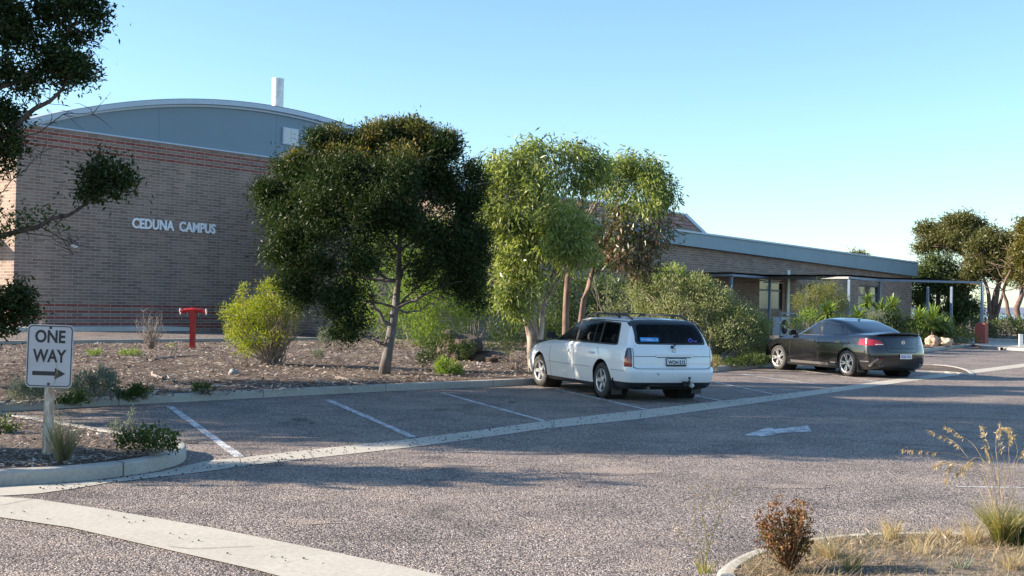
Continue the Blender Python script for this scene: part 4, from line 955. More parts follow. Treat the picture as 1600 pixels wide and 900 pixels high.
def build_sedan():
    sh = 1.06; wbS = 2.915; head = math.atan2(.40, .9165)
    loc = place(1328, 588, head, .81)
    car = thing('sports_sedan', 'glossy black four-door sedan with silver twin-spoke wheels parked nose-in beside the yuccas', 'car', loc, head)
    bm = car_shell(rowsS)
    for v in bm.verts: v.co.y -= sh
    sn = Snap(bm); S2 = lambda P: [(y-sh, z) for y, z in P]; side = lambda c: abs(c.x) > .45
    presplit(bm, -.42, lambda c: c.z < 1.05); presplit(bm, -.62, lambda c: c.z < .6)
    for yw in (0, wbS):
        cut(bm, [(yw+.385*math.cos(t), .345+.385*math.sin(t)) for t in np.linspace(-.14*math.pi, 1.14*math.pi, 28)]+[(yw-.36,.1),(yw+.36,.1)], (1, 2), side, 9)
    cut(bm, [(-.62,-1),(.62,-1),(.62,.40),(.55,.47),(-.55,.47),(-.62,.40)], (0, 2), lambda c: c.y < -.62, 3, (0,))
    cut(bm, S2([(.5,-1),(5.2,-1),(5.2,.235),(.5,.235)]), (1, 2), side, 3, (0,))
    up = lambda c: abs(c.x) > .45 and .93 < c.z < 1.42
    cut(bm, S2(rounded([(1.045,1.012),(1.135,1.10),(1.53,1.315),(2.05,1.377),(2.54,1.364),(2.865,1.296),(3.62,1.008)], .06)), (1, 2), up, 2, (0,))
    cut(bm, S2(rounded([(1.06,1.022),(1.15,1.10),(1.54,1.305),(2.05,1.365),(2.53,1.352),(2.85,1.285),(3.58,1.018)], .06)), (1, 2), up, 1, (2,))
    cut(bm, S2([(1.36,.98),(1.52,1.40),(1.555,1.40),(1.395,.98)]), (1, 2), up, 5, (1,))
    cut(bm, S2([(2.20,.98),(2.30,1.40),(2.38,1.40),(2.28,.98)]), (1, 2), up, 5, (1,))
    cut(bm, rounded([(-.665,1.12),(.665,1.12),(.52,1.418),(-.52,1.418)], .06), (0, 2), lambda c: c.y < .85 and c.z > 1.06, 4, (0,))
    cut(bm, rounded([(-.76,1.0),(.76,1.0),(.58,1.37),(-.58,1.37)], .05), (0, 2), lambda c: c.y > 1.6 and c.z > .98 and abs(c.x) < .9, 8, (0,))
    lamp = lambda c: c.y < -.42 and abs(c.x) > .3 and c.z > .6
    for sg in (-1, 1):
        P = [(.50,.835),(.70,.82),(1.0,.82),(1.0,.975),(.80,.97),(.62,.935)]; P = [(sg*a, b) for a, b in P]
        cut(bm, rounded(P, .02, 2), (0, 2), lamp, 6, (0,))
        P = [(.72,.40),(.62,.30),(.80,.30),(.86,.44),(.82,.52)]; P = [(sg*a, b) for a, b in P]
        P = [(.58,.465),(.74,.465),(.74,.485),(.60,.485)]; cut(bm, [(sg*a, b) for a, b in P], (0, 2), lambda c: c.y < -.6, 7, (0,3))
        P = [(.50,.62),(.78,.62),(.78,.74),(.62,.76)]; cut(bm, [(sg*a, b) for a, b in P], (0, 2), lambda c: c.y > 3.2, 10, (0,))
    split_out(bm, 0, 'body', paintS, car); split_out(bm, 1, 'side_window', glassS, car); split_out(bm, 2, 'window_surround', plain('satin_trim', (.20,.20,.21), .3, .8), car); split_out(bm, 5, 'door_pillar', MT['blacktrim'], car)
    split_out(bm, 3, 'lower_valance', MT['blacktrim'], car); split_out(bm, 4, 'rear_window', glassS, car); split_out(bm, 8, 'windscreen', glassS, car)
    for cls, nm, mt in ((6,'tail_light',MT['redlens']),(7,'bumper_reflector',MT['redlens']),(10,'headlight',MT['smokelens'])):
        for sg in (-1, 1):
            b3 = bm.copy(); bmesh.ops.delete(b3, geom=[f for f in b3.faces if f.material_index != cls or f.calc_center_median().x*sg < 0], context='FACES')
            if not b3.faces: b3.free(); continue
            for f in b3.faces: f.material_index = 0
            me = bpy.data.meshes.new(nm); b3.to_mesh(me); b3.free(); me.materials.append(mt); q = bpy.data.objects.new(nm, me); COL.objects.link(q); q.parent = car
            if cls == 6:
                m = MB(); ribbon(m, [sn.rear(sg*x, .848) for x in np.linspace(.56, .74, 6)], .018, .004); m.build('light_insert', MT['white'], q)
    for sg in (-1, 1):
        for yw in (0, wbS):
            m = MB(); M = Matrix.Translation((sg*.52, yw, .345)) @ Matrix.Rotation(sg*math.pi/2, 4, 'Y'); m.lathe([(0,0),(.395,0),(.395,.37)], 30, M); m.build('wheel_well', MT['liner'], car)
            wheel(car, (sg*.815, yw, .34), .34, .235, sg, math.radians(4) if yw > 1 else 0, 'twin', .245)
            m = MB(); P = [(yw+.392*math.cos(t), .345+.392*math.sin(t)) for t in np.linspace(0, math.pi, 24)]; ribbon(m, [sn.side(y, z, sg) for y, z in P], .022, .010); m.build('arch_lip', paintS, car)
        for path in ([(1.02,.99),(1.0,.85),(1.12,.74),(1.30,.60),(1.42,.40),(1.44,.25)], [(2.24,.99),(2.22,.7),(2.24,.24)], [(3.42,.98),(3.44,.8),(3.40,.24)]):
            m = MB(); ribbon(m, [sn.side(y-sh, z, sg) for y, z in dens(path)], .011); m.build('door_gap', MT['seam'], car)
        for yy in (1.42, 2.46):
            p, no = sn.side(yy-sh, .86, sg); m = MB(); m.box(p.x-.028, p.x+.028, p.y-.10, p.y+.10, .843, .882); m.build('door_handle', MT['chrome'], car)
        m = MB(); ribbon(m, [sn.side(y-sh, .335, sg) for y in np.arange(1.5, 1.72, .03)], .03, .012); ribbon(m, [sn.side(y-sh, .42, sg) for y in np.arange(.28, .58, .03)], .026, .012); m.build('side_trim', MT['chrome'], car)
        m = MB(); ribbon(m, [sn.side(y-sh, z, sg) for y, z in dens([(3.60,.74),(3.58,.6),(3.48,.46)], .03)], .05, .008); m.build('fender_vent', MT['chrome'], car)
        m = MB(); ribbon(m, [sn.side(y-sh, z, sg) for y, z in dens([(1.5,.285),(3.4,.285)], .08)], .07, .02); m.build('side_skirt', plain('dusty_skirt', (.09,.08,.075), .6), car)
        p, no = sn.side(3.40-sh, 1.0, sg); m = MB(); m.prism([(p.x+sg*(.04+a), p.y+.02, 1.055+b) for a, b in [(x+.10, z) for x, z in rrect(.19,.125,.05)]], (0,.09,0)); m.bar((p.x-.01*sg,p.y+.06,1.01),(p.x+sg*.07,p.y+.06,1.02),.05); m.build('wing_mirror', paintS, car)
        for dx in (-.045, .045):
            m = MB(); m.lathe([(0,.02),(.034,.02),(.034,.10),(.040,.11),(.040,-.02)], 16, Matrix.Translation((sg*.56+dx,-sh+.25,.33)) @ Matrix.Rotation(math.pi/2, 4, 'X')); m.build('exhaust_tip', MT['chrome'], car)
        m = MB(); h0 = [sn.rear(sg*x, z) for x, z in dens([(.70,.50),(.80,.40),(.84,.30)], .03)]; ribbon(m, h0, .055, .008); m.build('bumper_fin', plain('dusty_fin', (.16,.15,.145), .5), car)
        m = MB(); m.box(sg*.82-.11,sg*.82+.11,-.43,-.42,.13,.40); m.build('mud_flap', MT['blacktrim'], car)
    m = MB(); m.box(-.62,.62,-sh+.35,4.96-sh-.45,.19,.30); m.box(-.82,.82,.46,wbS-.46,.19,.29); m.build('underbody', MT['liner'], car)
    seats(car, [1.62, .72], .90)
    # boot lip spoiler
    m = MB(); xs = np.linspace(-.66, .66, 15); k0 = len(m.v)
    for x in xs:
        y = .10+.16*(x/.8)**2-sh; q, _ = sn.top(x, y+.10); e = 1-abs(x/.66)**4
        m.v += [(x, y+.20, q.z+.004), (x, y-.01, q.z+.012+.045*e), (x, y-.015, q.z-.0+.030*e), (x, y+.16, q.z-.02)]
    for i in range(14):
        for k in range(4): m.f.append((4*i+k, 4*i+(k+1) % 4, 4*i+4+(k+1) % 4, 4*i+4+k)); m.m.append(0)
    m.build('boot_spoiler', paintS, car, smooth=True, fixn=True)
    m = MB()
    for path in ([(-.56,1.01),(-.50,.83),(-.47,.69),(-.40,.655),(.40,.655),(.47,.69),(.50,.83),(.56,1.01)],): ribbon(m, [sn.rear(x, z) for x, z in dens(path, .04)], .010)
    m.build('boot_gap', MT['seam'], car)
    m = MB(); ribbon(m, [sn.rear(x, .755) for x in np.linspace(-.40,.40,12)], .016, .006); m.build('boot_trim', MT['blacktrim'], car)
    p, _ = sn.rear(0, .90); m = MB(); M_ = Matrix.Translation((0,p.y-.004,.90)) @ Matrix.Rotation(math.pi/2, 4, 'X'); m.lathe([(0,.004),(.045,.004),(.052,.010),(.056,.0)], 22, M_); bo = m.build('badge', MT['chrome'], car)
    m = MB(); m.prism([(a*1.1, p.y-.010, .90+b*1.1) for a, b in [(-.022,-.02),(-.01,-.006),(-.018,.012),(.004,.026),(.018,.014),(.006,.002),(.020,-.018),(.0,-.012)]], (0,-.006,0)); m.build('badge_emblem', MT['blacktrim'], bo)
    plate(car, sn, .04, .555, .372, .115, 'S525 AXL', MT['plate_blue'], False, False)
    q, _ = sn.top(0, 1.75-sh); m = MB(); m.prism([(0-.008,q.y-.06,q.z-.005),(-.008,q.y+.06,q.z-.005),(-.008,q.y-.03,q.z+.045),(-.008,q.y-.055,q.z+.045)], (.016,0,0)); m.build('roof_aerial', paintS, car)
    bm.free(); return car
build_sedan()
# ------------------------------------------------------------------ vegetation
MT['bark_grey'] = barkmat('grey_bark', (.085,.072,.066), (.19,.17,.16)); MT['bark_gum'] = barkmat('flaky_gum_bark', (.12,.075,.055), (.42,.34,.28), 7)
MT['bark_red'] = barkmat('red_gum_bark', (.09,.05,.036), (.23,.15,.115), 7); MT['bark_dark'] = barkmat('dark_bark', (.05,.035,.028), (.13,.10,.085), 9); MT['twig'] = barkmat('dry_twig', (.17,.135,.11), (.34,.28,.24), 14)
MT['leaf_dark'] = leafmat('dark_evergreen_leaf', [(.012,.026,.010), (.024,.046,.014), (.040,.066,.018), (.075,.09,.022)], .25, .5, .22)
MT['leaf_top'] = leafmat('sunlit_young_leaf', [(.03,.055,.015), (.075,.095,.022), (.19,.165,.045), (.26,.16,.08)], .35, .5, .3)  # young top leaves, yellowed to paint in the sun on the crown
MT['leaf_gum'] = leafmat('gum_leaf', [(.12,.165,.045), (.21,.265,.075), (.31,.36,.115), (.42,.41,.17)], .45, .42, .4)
MT['leaf_gum2'] = leafmat('reddish_gum_leaf', [(.045,.06,.025), (.09,.09,.04), (.18,.11,.07), (.30,.16,.11)], .25, .35, .5)
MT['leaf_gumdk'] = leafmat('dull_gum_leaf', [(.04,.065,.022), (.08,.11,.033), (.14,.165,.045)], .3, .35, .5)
MT['leaf_yellow'] = leafmat('yellow_green_leaf', [(.12,.18,.025), (.22,.28,.035), (.36,.37,.04), (.50,.45,.06)], .4, .5, .3)
MT['leaf_fresh'] = leafmat('fresh_green_leaf', [(.10,.17,.025), (.18,.27,.04), (.31,.38,.06)], .4, .5, .3)
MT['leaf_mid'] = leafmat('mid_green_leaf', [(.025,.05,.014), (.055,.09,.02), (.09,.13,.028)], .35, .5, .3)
MT['leaf_olive'] = leafmat('olive_grey_leaf', [(.12,.145,.065), (.20,.225,.10), (.28,.30,.14), (.34,.32,.18)], .3, .6, .3)
MT['leaf_sage'] = leafmat('sage_grey_leaf', [(.11,.135,.105), (.18,.205,.16), (.25,.27,.20)], .2, .7, .2)
MT['leaf_feather'] = leafmat('feathery_leaf', [(.11,.13,.035), (.19,.20,.055), (.26,.25,.08)], .35, .6, .2)
MT['blade_yucca'] = leafmat('yucca_blade', [(.10,.15,.035), (.17,.24,.05), (.24,.31,.075)], .25, .4, .5)
MT['blade_agave'] = leafmat('agave_blade', [(.11,.16,.09), (.32,.34,.17)], .2, .4, .5)
MT['straw'] = leafmat('dry_straw', [(.28,.20,.11), (.42,.32,.19), (.56,.46,.30)], .3, .6, .3)
MT['straw_green'] = leafmat('green_straw', [(.12,.14,.045), (.25,.24,.085), (.40,.31,.15)], .35, .6, .3)
MT['grass_grey'] = leafmat('grey_grass', [(.13,.14,.08), (.24,.23,.14), (.38,.30,.20)], .3, .6, .3)
MT['rust'] = leafmat('rusty_seed_heads', [(.10,.05,.03), (.22,.11,.05), (.34,.20,.10)], .15, .7, .2)
MT['dead_leaf'] = leafmat('dead_leaf', [(.16,.075,.04), (.30,.14,.07)], .3, .6, .2)
MT['fpink'] = leafmat('chip', [(.085,.06,.048), (.20,.15,.12), (.40,.33,.28), (.66,.60,.53)], 0.0, .8, .2)
def unit(v): return v/(np.linalg.norm(v, axis=-1, keepdims=True)+1e-9)
def leaf_quads(C, Dr, Ln, Wd, fold=0.0):
    N = len(C); r = unit(RNG.normal(size=(N, 3))); Sd = unit(np.cross(Dr, r)); Ln = np.asarray(Ln).reshape(-1, 1); Wd = np.asarray(Wd).reshape(-1, 1)
    V = np.stack([C, C+Dr*Ln*.42+Sd*Wd*.5, C+Dr*Ln, C+Dr*Ln*.42-Sd*Wd*.5], axis=1)
    return V
def lobes_world(lobes, Y, extra=0.0):
    """lobe: (px, py, rx_px, ry_px, dY, weight) -> centre, radii(3), weight"""
    out = []
    for lb in lobes:
        px, py, rx, ry = lb[:4]; dy = lb[4] if len(lb) > 4 else 0; wt = lb[5] if len(lb) > 5 else 1
        k = (Y+dy)/1900; c = A(px, py, Y+dy); out.append((np.array(c), np.array((rx*k, (rx+ry)*.5*k, ry*k)), wt))
    return out
def clumps(lw, dens, hollow=.5, spread=.13, per=12):
    """centres of leaf sprigs spread over lobes; returns (points, outward)"""
    P = []; O = []
    for c, r, wt in lw:
        n = int(dens*wt*(r[0]*r[1]+r[1]*r[2]+r[0]*r[2])*4.2)+3
        d = unit(RNG.normal(size=(n, 3))); rr = (hollow+(1-hollow)*RNG.random((n, 1))**.6)*(1+.10*np.sin(d[:, :1]*5+c[0])*np.cos(d[:, 2:]*6+c[2]))
        p = c+d*r*rr; P.append(np.repeat(p, per, axis=0)+RNG.normal(size=(n*per, 3))*spread); O.append(np.repeat(d, per, axis=0))
    return np.concatenate(P), np.concatenate(O)
def sublobes(lw, k, frac=.42):
    out = []
    for c, r, wt in lw:
        n = max(2, int(k*(.7+.6*RNG.random())*min(1, wt+.2))); d = unit(RNG.normal(size=(n, 3))); q = .45+.35*RNG.random((n, 1))
        for dd, qq in zip(d, q): out.append((c+dd*r*qq, r*frac*RNG.uniform(.75, 1.2)*np.array((1.1, 1.1, .85)), wt))
    return out
def crown(name, lw, dens, mt, parent, origin, length=.09, width=.022, droop=0.0, hollow=.5, spread=.13, per=12, up=0.0, cutz=None, sub=0):
    if sub: lw = sublobes(lw, sub)
    P, O = clumps(lw, dens, hollow, spread, per); N = len(P)
    Dr = unit(O*.7+RNG.normal(size=(N, 3))*.65+np.array((0, 0, up-droop)))
    if cutz is not None: k = P[:, 2] > cutz; P, Dr, N = P[k], Dr[k], int(k.sum())
    V = leaf_quads(P, Dr, length*(.65+.7*RNG.random(N)), width*(.7+.6*RNG.random(N)))
    return quads_obj(name, V, mt, parent, origin)
def bez3(a, b, c, n):
    a, b, c = Vector(a), Vector(b), Vector(c); return [a*(1-t)**2+b*2*t*(1-t)+c*t*t for t in [i/n for i in range(n+1)]]
def wob(pts, k):
    return [pts[0]]+[p+Vector((random.gauss(0,k), random.gauss(0,k), random.gauss(0,k*.6))) for p in pts[1:]]
def limb(mb, a, b, r0, r1, sag=.0, n=6, wk=.02, sides=7):
    a, b = Vector(a), Vector(b); mid = (a+b)/2+Vector((0, 0, sag*(b-a).length)); pts = wob(bez3(a, mid, b, n), wk*(b-a).length); mb.tube(pts, list(np.linspace(r0, r1, n+1)), sides); return pts
def twigs(mb, pts, r, ln, count):
    for _ in range(count):
        i = random.randrange(len(pts)//3, len(pts)); d = Vector((random.gauss(0,1), random.gauss(0,1), random.gauss(.5,.8))).normalized(); limb(mb, pts[i], pts[i]+d*ln*random.uniform(.5, 1.2), r, r*.3, .1, 3, .05, 4)
def tree(name, label, cat, base, lobes_, Y, trunk_fn, bark, leafspecs, group=None):
    t = thing(name, label, cat, tuple(base), 0, group); og = tuple(base)
    lw = lobes_world(lobes_, Y) if not isinstance(lobes_[0][0], np.ndarray) else lobes_
    m = MB(); trunk_fn(m, lw); m.build('trunk', bark, t, smooth=True, origin=og)
    for sp in leafspecs: crown(sp.pop('n', 'crown'), sp.pop('lw', lw), sp.pop('dens'), sp.pop('mt'), t, og, **sp)
    return t
def onground(px, py, z=.2):
    p = G(px, py, z); p = G(px, py, soil_z(p.x, p.y)); return Vector((p.x, p.y, p.z-.02))
# --- main dark tree
tb = onground(600, 585); Y0 = tb.y
mainL = [(508,238,42,36,.0),(525,222,34,24,.2),(455,272,42,36,.3),(425,318,32,42,0),(470,335,52,48,-.5),(520,300,60,60,-.9),(585,232,48,42,.2),(640,225,48,36,.4),(690,250,34,44,.1),(676,290,42,48,.3),(600,300,60,60,-.9,.8),(560,345,55,50,-1.1,.9),(650,330,46,50,-.7,.55),(742,285,17,32,.1),(737,335,27,38,-.1),(742,395,28,42,0),(700,385,42,52,-.4,.8),(445,382,36,44,-1.2),(490,400,44,46,-1.5),(470,452,34,34,-1.6),(545,408,42,42,-1.5,.5),(520,468,34,30,-1.8,.9),(615,395,34,35,.6,.3),(670,430,40,34,-.3,.5),(725,440,36,34,0,.8),(560,468,28,24,-1.7,.45),(540,516,26,18,-1.8,.7),(565,498,22,14,-1.8,.4),(742,470,22,14,0,.5)]
def main_trunk(m, lw):
    A_ = lambda px, py, dy=0: A(px, py, Y0+dy)
    P = [tb, A_(605,555), A_(611,520,.02), A_(618,480,.03), A_(622,440,.03), A_(624,395), A_(625,350), A_(628,300,.1), A_(632,255,.2)]
    m.tube(P, [.135,.11,.10,.085,.065,.052,.042,.03,.012], 10)
    for a, b, c, r in ((P[3],A_(655,470),A_(700,440,-.3),.05),(P[3],A_(650,455,.2),A_(680,400,.5),.035),(P[2]+Vector((0,0,.2)),A_(590,505),A_(575,440,-.2),.055),(P[4],A_(590,440,.2),A_(555,380,-.4),.05),(P[1]+Vector((0,0,.2)),A_(590,540),A_(560,515,-.2),.028),(P[4],A_(645,410),A_(665,330,.3),.04),(P[3],A_(640,500),A_(690,465,.2),.025),(P[5],A_(600,350),A_(520,290,-.5),.04),(P[5],A_(655,360),A_(735,300,0),.035),(P[6],A_(600,300),A_(560,240,0),.03),(P[4],A_(560,440),A_(460,400,.2),.04),(P[3],A_(575,470,-.3),A_(500,460,-.3),.03),(P[6],A_(660,300),A_(690,255,.2),.025)):
        pts = wob(bez3(a, b, c, 8), .025); m.tube(pts, list(np.linspace(r, r*.3, 9)), 7); twigs(m, pts, .012, .6, 9)
topL = [(508,213,42,15,0),(585,206,48,20,.1),(637,203,46,18,.3),(685,218,36,20,.1),(462,248,26,14,.1),(540,235,50,18,-.4,.6),(610,245,60,22,-.6,.6),(700,262,22,22,0,.5),(740,262,14,12,0)]
tree('evergreen_tree', 'large dense dark tree with rounded crown standing alone before the hall', 'tree', tb, mainL, Y0, main_trunk, MT['bark_grey'],
     [dict(sub=8, dens=95, mt=MT['leaf_dark'], length=.088, width=.024, hollow=.2, spread=.085, per=14, up=.2), dict(n='inner_foliage', dens=26, mt=MT['leaf_dark'], length=.09, width=.025, hollow=.3, spread=.12, per=14), dict(n='sunlit_young_foliage', lw=lobes_world(topL, Y0), sub=6, dens=75, mt=MT['leaf_top'], length=.08, width=.023, hollow=.3, spread=.07, up=.5)])
# --- gum tree behind the wagon bonnet
gb = onground(834, 583); Y1 = gb.y
gumL = [(775,262,24,20,.1),(800,275,42,32,0),(838,245,42,28,.2),(888,246,38,28,.3),(905,275,32,28,.3),(845,285,42,34,-.2,.8),(785,315,28,34,0),(800,345,38,34,-.3,.8),(830,365,32,26,0,.6),(890,345,48,36,-.8),(895,385,44,38,-.9),(860,370,30,30,-.5),(805,385,40,26,-.2,.8),(800,412,30,24,0),(818,432,36,34,-.5),(795,455,22,26,-.4),(812,480,18,22,-.4,.8),(855,325,45,26,.3,.5),(935,265,22,20,.5,.8),(770,345,22,34,-.2,.7)]
def gum_trunk(m, lw):
    A_ = lambda px, py, dy=0: A(px, py, Y1+dy)
    for P, R_ in (([gb, A_(832,545), A_(826,510), A_(822,480,.0), A_(815,455,.1), A_(806,420,.0), A_(800,380), A_(795,330)], [.13,.11,.085,.08,.065,.05,.035,.012]),
                  ([gb+Vector((.12,0,0)), A_(840,540), A_(832,500), A_(834,460,.2), A_(838,420,.2), A_(845,385,.3), A_(852,330,.3), A_(845,275,.2)], [.10,.09,.075,.06,.05,.042,.03,.01]),
                  ([A_(840,545), A_(846,510,.1), A_(853,460,.2), A_(862,430,.2), A_(880,400,.1), A_(905,385,.2), A_(915,340,.3), A_(905,280,.3)], [.085,.06,.055,.05,.042,.035,.025,.01]),
                  ([A_(850,470,.15), A_(872,440), A_(895,415), A_(925,380,.3), A_(940,330,.4)], [.04,.035,.03,.02,.008]),
                  ([A_(823,482), A_(790,455), A_(770,440), A_(745,425)], [.045,.035,.02,.008]),
                  ([A_(843,430,.2), A_(872,385,-.3), A_(890,350,-.6)], [.03,.022,.008]),
                  ([A_(815,455), A_(808,410,-.3), A_(790,370,-.2), A_(780,300)], [.035,.025,.018,.006])):
        pts = []
        for i in range(len(P)-1): pts += [P[i]+(P[i+1]-P[i])*t for t in (0, .5)]
        pts.append(P[-1]); pts = wob(pts, .018); m.tube(pts, list(np.interp(np.linspace(0, 1, len(pts)), np.linspace(0, 1, len(R_)), R_)), 9); twigs(m, pts, .010, .5, 10)
tree('gum_tree', 'light green gum tree with drooping leaves and flaky multi-stemmed trunk beside the white wagon', 'tree', gb, gumL, Y1, gum_trunk, MT['bark_gum'],
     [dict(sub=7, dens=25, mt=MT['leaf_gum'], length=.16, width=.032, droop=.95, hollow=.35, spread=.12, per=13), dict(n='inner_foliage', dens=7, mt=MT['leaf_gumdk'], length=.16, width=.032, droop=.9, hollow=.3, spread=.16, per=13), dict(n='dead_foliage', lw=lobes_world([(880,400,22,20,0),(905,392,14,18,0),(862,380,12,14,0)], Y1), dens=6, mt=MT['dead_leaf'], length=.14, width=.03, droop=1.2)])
# --- reddish gum behind
g2 = onground(884, 545); Y2 = Y1+4.2; g2 = Vector((A(884,540,Y2).x, Y2, .2))
gum2L = [(965,262,34,22,.2),(1000,262,36,24,.1),(1020,290,32,28,0),(960,290,34,26,.3,.6),(1040,315,18,26,0),(1010,325,34,26,-.2,.6),(970,325,34,26,.2,.4)]
gum2R = [(1000,360,38,26,0,.6),(960,365,36,34,0,.6),(1020,385,24,18,.2,.5),(975,400,36,28,-.2,.7),(1005,415,26,18,0,.7),(940,400,26,30,.3,.5),(1035,365,20,20,0,.4),(925,345,26,30,.3,.5)]
def g2_trunk(m, lw):
    A_ = lambda px, py, dy=0: A(px, py, Y2+dy)
    for P, R_ in (([g2, A_(886,490), A_(888,440), A_(890,405), A_(905,370), A_(930,320), A_(950,270)], [.09,.085,.075,.07,.05,.03,.01]),
                  ([A_(900,540,.3), A_(912,470,.3), A_(925,425,.2), A_(938,385,.1), A_(965,340), A_(995,300), A_(1005,262)], [.08,.07,.06,.05,.035,.02,.01]),
                  ([A_(922,430,.2), A_(950,410,.2), A_(985,380,.2), A_(1025,335,.1)], [.04,.03,.02,.008]),
                  ([A_(938,385,.1), A_(960,385), A_(1000,370), A_(1035,350)], [.03,.02,.015,.006])):
        pts = []
        for i in range(len(P)-1): pts += [P[i]+(P[i+1]-P[i])*t for t in (0, .5)]
        pts.append(P[-1]); pts = wob(pts, .02); m.tube(pts, list(np.interp(np.linspace(0, 1, len(pts)), np.linspace(0, 1, len(R_)), R_)), 8); twigs(m, pts, .012, .8, 14)
tree('gum_tree', 'thinner red-stemmed gum tree with a sparse brownish lower crown right of the light green gum', 'tree', g2, gum2L, Y2, g2_trunk, MT['bark_red'],
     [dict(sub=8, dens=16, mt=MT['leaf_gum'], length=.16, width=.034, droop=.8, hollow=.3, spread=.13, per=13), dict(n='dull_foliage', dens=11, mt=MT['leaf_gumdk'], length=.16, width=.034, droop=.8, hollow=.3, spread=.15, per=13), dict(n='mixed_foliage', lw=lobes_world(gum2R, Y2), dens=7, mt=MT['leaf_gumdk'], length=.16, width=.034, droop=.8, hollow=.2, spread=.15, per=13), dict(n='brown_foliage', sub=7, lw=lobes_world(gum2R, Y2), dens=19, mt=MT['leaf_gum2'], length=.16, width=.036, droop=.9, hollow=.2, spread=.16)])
# --- left tree reaching into the frame
YL = 19.0; lb_ = Vector((-11.2, 19.2, .12))
leftL = [(138,8,30,26,0),(90,12,42,30,.3),(155,30,14,14,0),(110,55,32,22,.2,.7),(30,50,40,40,0),(20,110,42,36,.2),(80,95,34,28,0),(115,105,30,22,-.2),(140,112,20,18,0),(55,130,34,20,0,.5),(90,120,36,18,.2,.6),(158,268,38,24,0,1.1),(155,298,34,14,.1,.5),(190,283,22,16,0),(135,300,20,12,0,.6),(12,215,24,38,0,.8),(15,170,30,24,.2,.5),(0,260,26,30,0,.8),(8,20,34,34,0),(-60,60,60,60,0),(-60,170,60,60,0),(20,470,26,22,0),(44,488,15,14,0),(5,505,20,18,0),(30,455,14,10,0,.7),(-30,480,40,40,0)]
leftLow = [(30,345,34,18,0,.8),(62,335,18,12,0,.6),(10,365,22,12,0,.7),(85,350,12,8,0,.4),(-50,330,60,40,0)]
offL = [(np.array((-12.5,19,7.5)), np.array((3.3,2.8,2.0)), .5), (np.array((-12.8,17,4.6)), np.array((3.0,1.6,1.6)), .5), (np.array((-13.0,20.8,5.6)), np.array((3.0,2.0,2.2)), .7), (np.array((-11.3,20,9)), np.array((3.0,2.0,1.4)), .5), (np.array((-11.0,21.3,5.2)), np.array((1.6,1.4,1.8)), .8), (np.array((-11.5,20.8,7.0)), np.array((3.2,1.7,1.6)), .9), (np.array((-12.5,18.5,4.4)), np.array((2.6,1.6,1.5)), .9)]
def left_trunk(m, lw):
    A_ = lambda px, py, dy=0: A(px, py, YL+dy); t0 = lb_; t1 = Vector((-10.8,19.1,2.2)); t2 = Vector((-10.3,19,3.6)); t3 = Vector((-10.6,19,6.0)); t4 = Vector((-11.2,19.2,8.5))
    m.tube([t0, t1, t2, t3, t4], [.22,.18,.16,.11,.03], 10)
    for P, r0 in (([t1+Vector((0,0,.4)), A_(-60,385), A_(0,368), A_(60,352), A_(105,335), A_(130,320), A_(150,300), A_(160,275)], .055), ([t2, A_(-60,260), A_(0,215), A_(40,180), A_(75,158), A_(105,130), A_(130,60)], .07), ([t3, A_(-40,150), A_(20,130), A_(60,105), A_(100,60), A_(135,20)], .06), ([t2, A_(-20,225), A_(25,215), A_(60,205), A_(95,180), A_(140,178)], .018), ([t2, A_(-60,320), A_(0,300), A_(40,265), A_(65,240)], .015), ([A_(60,352), A_(100,375), A_(120,382)], .012), ([A_(20,358), A_(80,370), A_(105,385), A_(118,400)], .010), ([A_(0,212), A_(25,195), A_(60,160), A_(60,130)], .02), ([t1, A_(-80,470), A_(-20,450), A_(20,455), A_(45,470)], .05)):
        pts = []
        for i in range(len(P)-1): pts += [Vector(P[i]).lerp(Vector(P[i+1]), t) for t in (0, .5)]
        pts.append(Vector(P[-1])); pts = wob(pts, .02); m.tube(pts, list(np.linspace(r0, r0*.2, len(pts))), 7); twigs(m, pts[len(pts)//2:], .007, .45, 9)
    for c, r, w_ in offL: limb(m, t3 if c[2] > 6 else t1, tuple(c), .08, .02, .1)
leftAll = lobes_world(leftL, YL)
tree('evergreen_tree', 'dark tree at left edge with bare curved branches and separate leaf clumps', 'tree', lb_, leftL, YL, left_trunk, MT['bark_dark'],
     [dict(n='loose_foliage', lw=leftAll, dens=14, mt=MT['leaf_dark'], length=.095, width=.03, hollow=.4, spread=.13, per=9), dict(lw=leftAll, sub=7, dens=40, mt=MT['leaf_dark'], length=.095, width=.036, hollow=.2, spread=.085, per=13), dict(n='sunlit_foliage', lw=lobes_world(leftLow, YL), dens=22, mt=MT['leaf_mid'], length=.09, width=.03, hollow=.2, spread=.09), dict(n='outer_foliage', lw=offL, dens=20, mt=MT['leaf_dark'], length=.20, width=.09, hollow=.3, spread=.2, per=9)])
# trees beyond the left edge of the picture whose shade lies on the car park
def shade_tree(label, base, blobs, dens=9):
    base = Vector(base); lw = [(np.array(c, float), np.array(r, float), 1) for c, r in blobs]
    def tf(m, lw_):
        cz_ = max(c[0][2] for c in lw_); m.tube([base, base+Vector((.1,.05,2)), base+Vector((0,0,cz_))], [.25,.2,.04], 9)
        for c, r, w_ in lw_: limb(m, base+Vector((0,0,min(2.5, c[2]*.5))), tuple(c), .09, .02, .1)
    tree('shade_tree', label, 'tree', base, lw, 1, tf, MT['bark_dark'], [dict(dens=dens, mt=MT['leaf_dark'], length=.24, width=.11, hollow=.2, spread=.22, per=10)])
shade_tree('broad evergreen tree beyond the left edge shading the road in front of the arrow', (-16,15.2,0), [((-14.5,15.2,7.6),(3.6,1.95,2.0)),((-12.5,14.9,5.9),(2.6,1.65,1.4)),((-17,15.6,9.2),(3.6,2.2,1.6)),((-11.5,15.8,4.7),(1.6,1.3,1.0)),((-20,15.3,8.3),(3,2.0,1.8))])
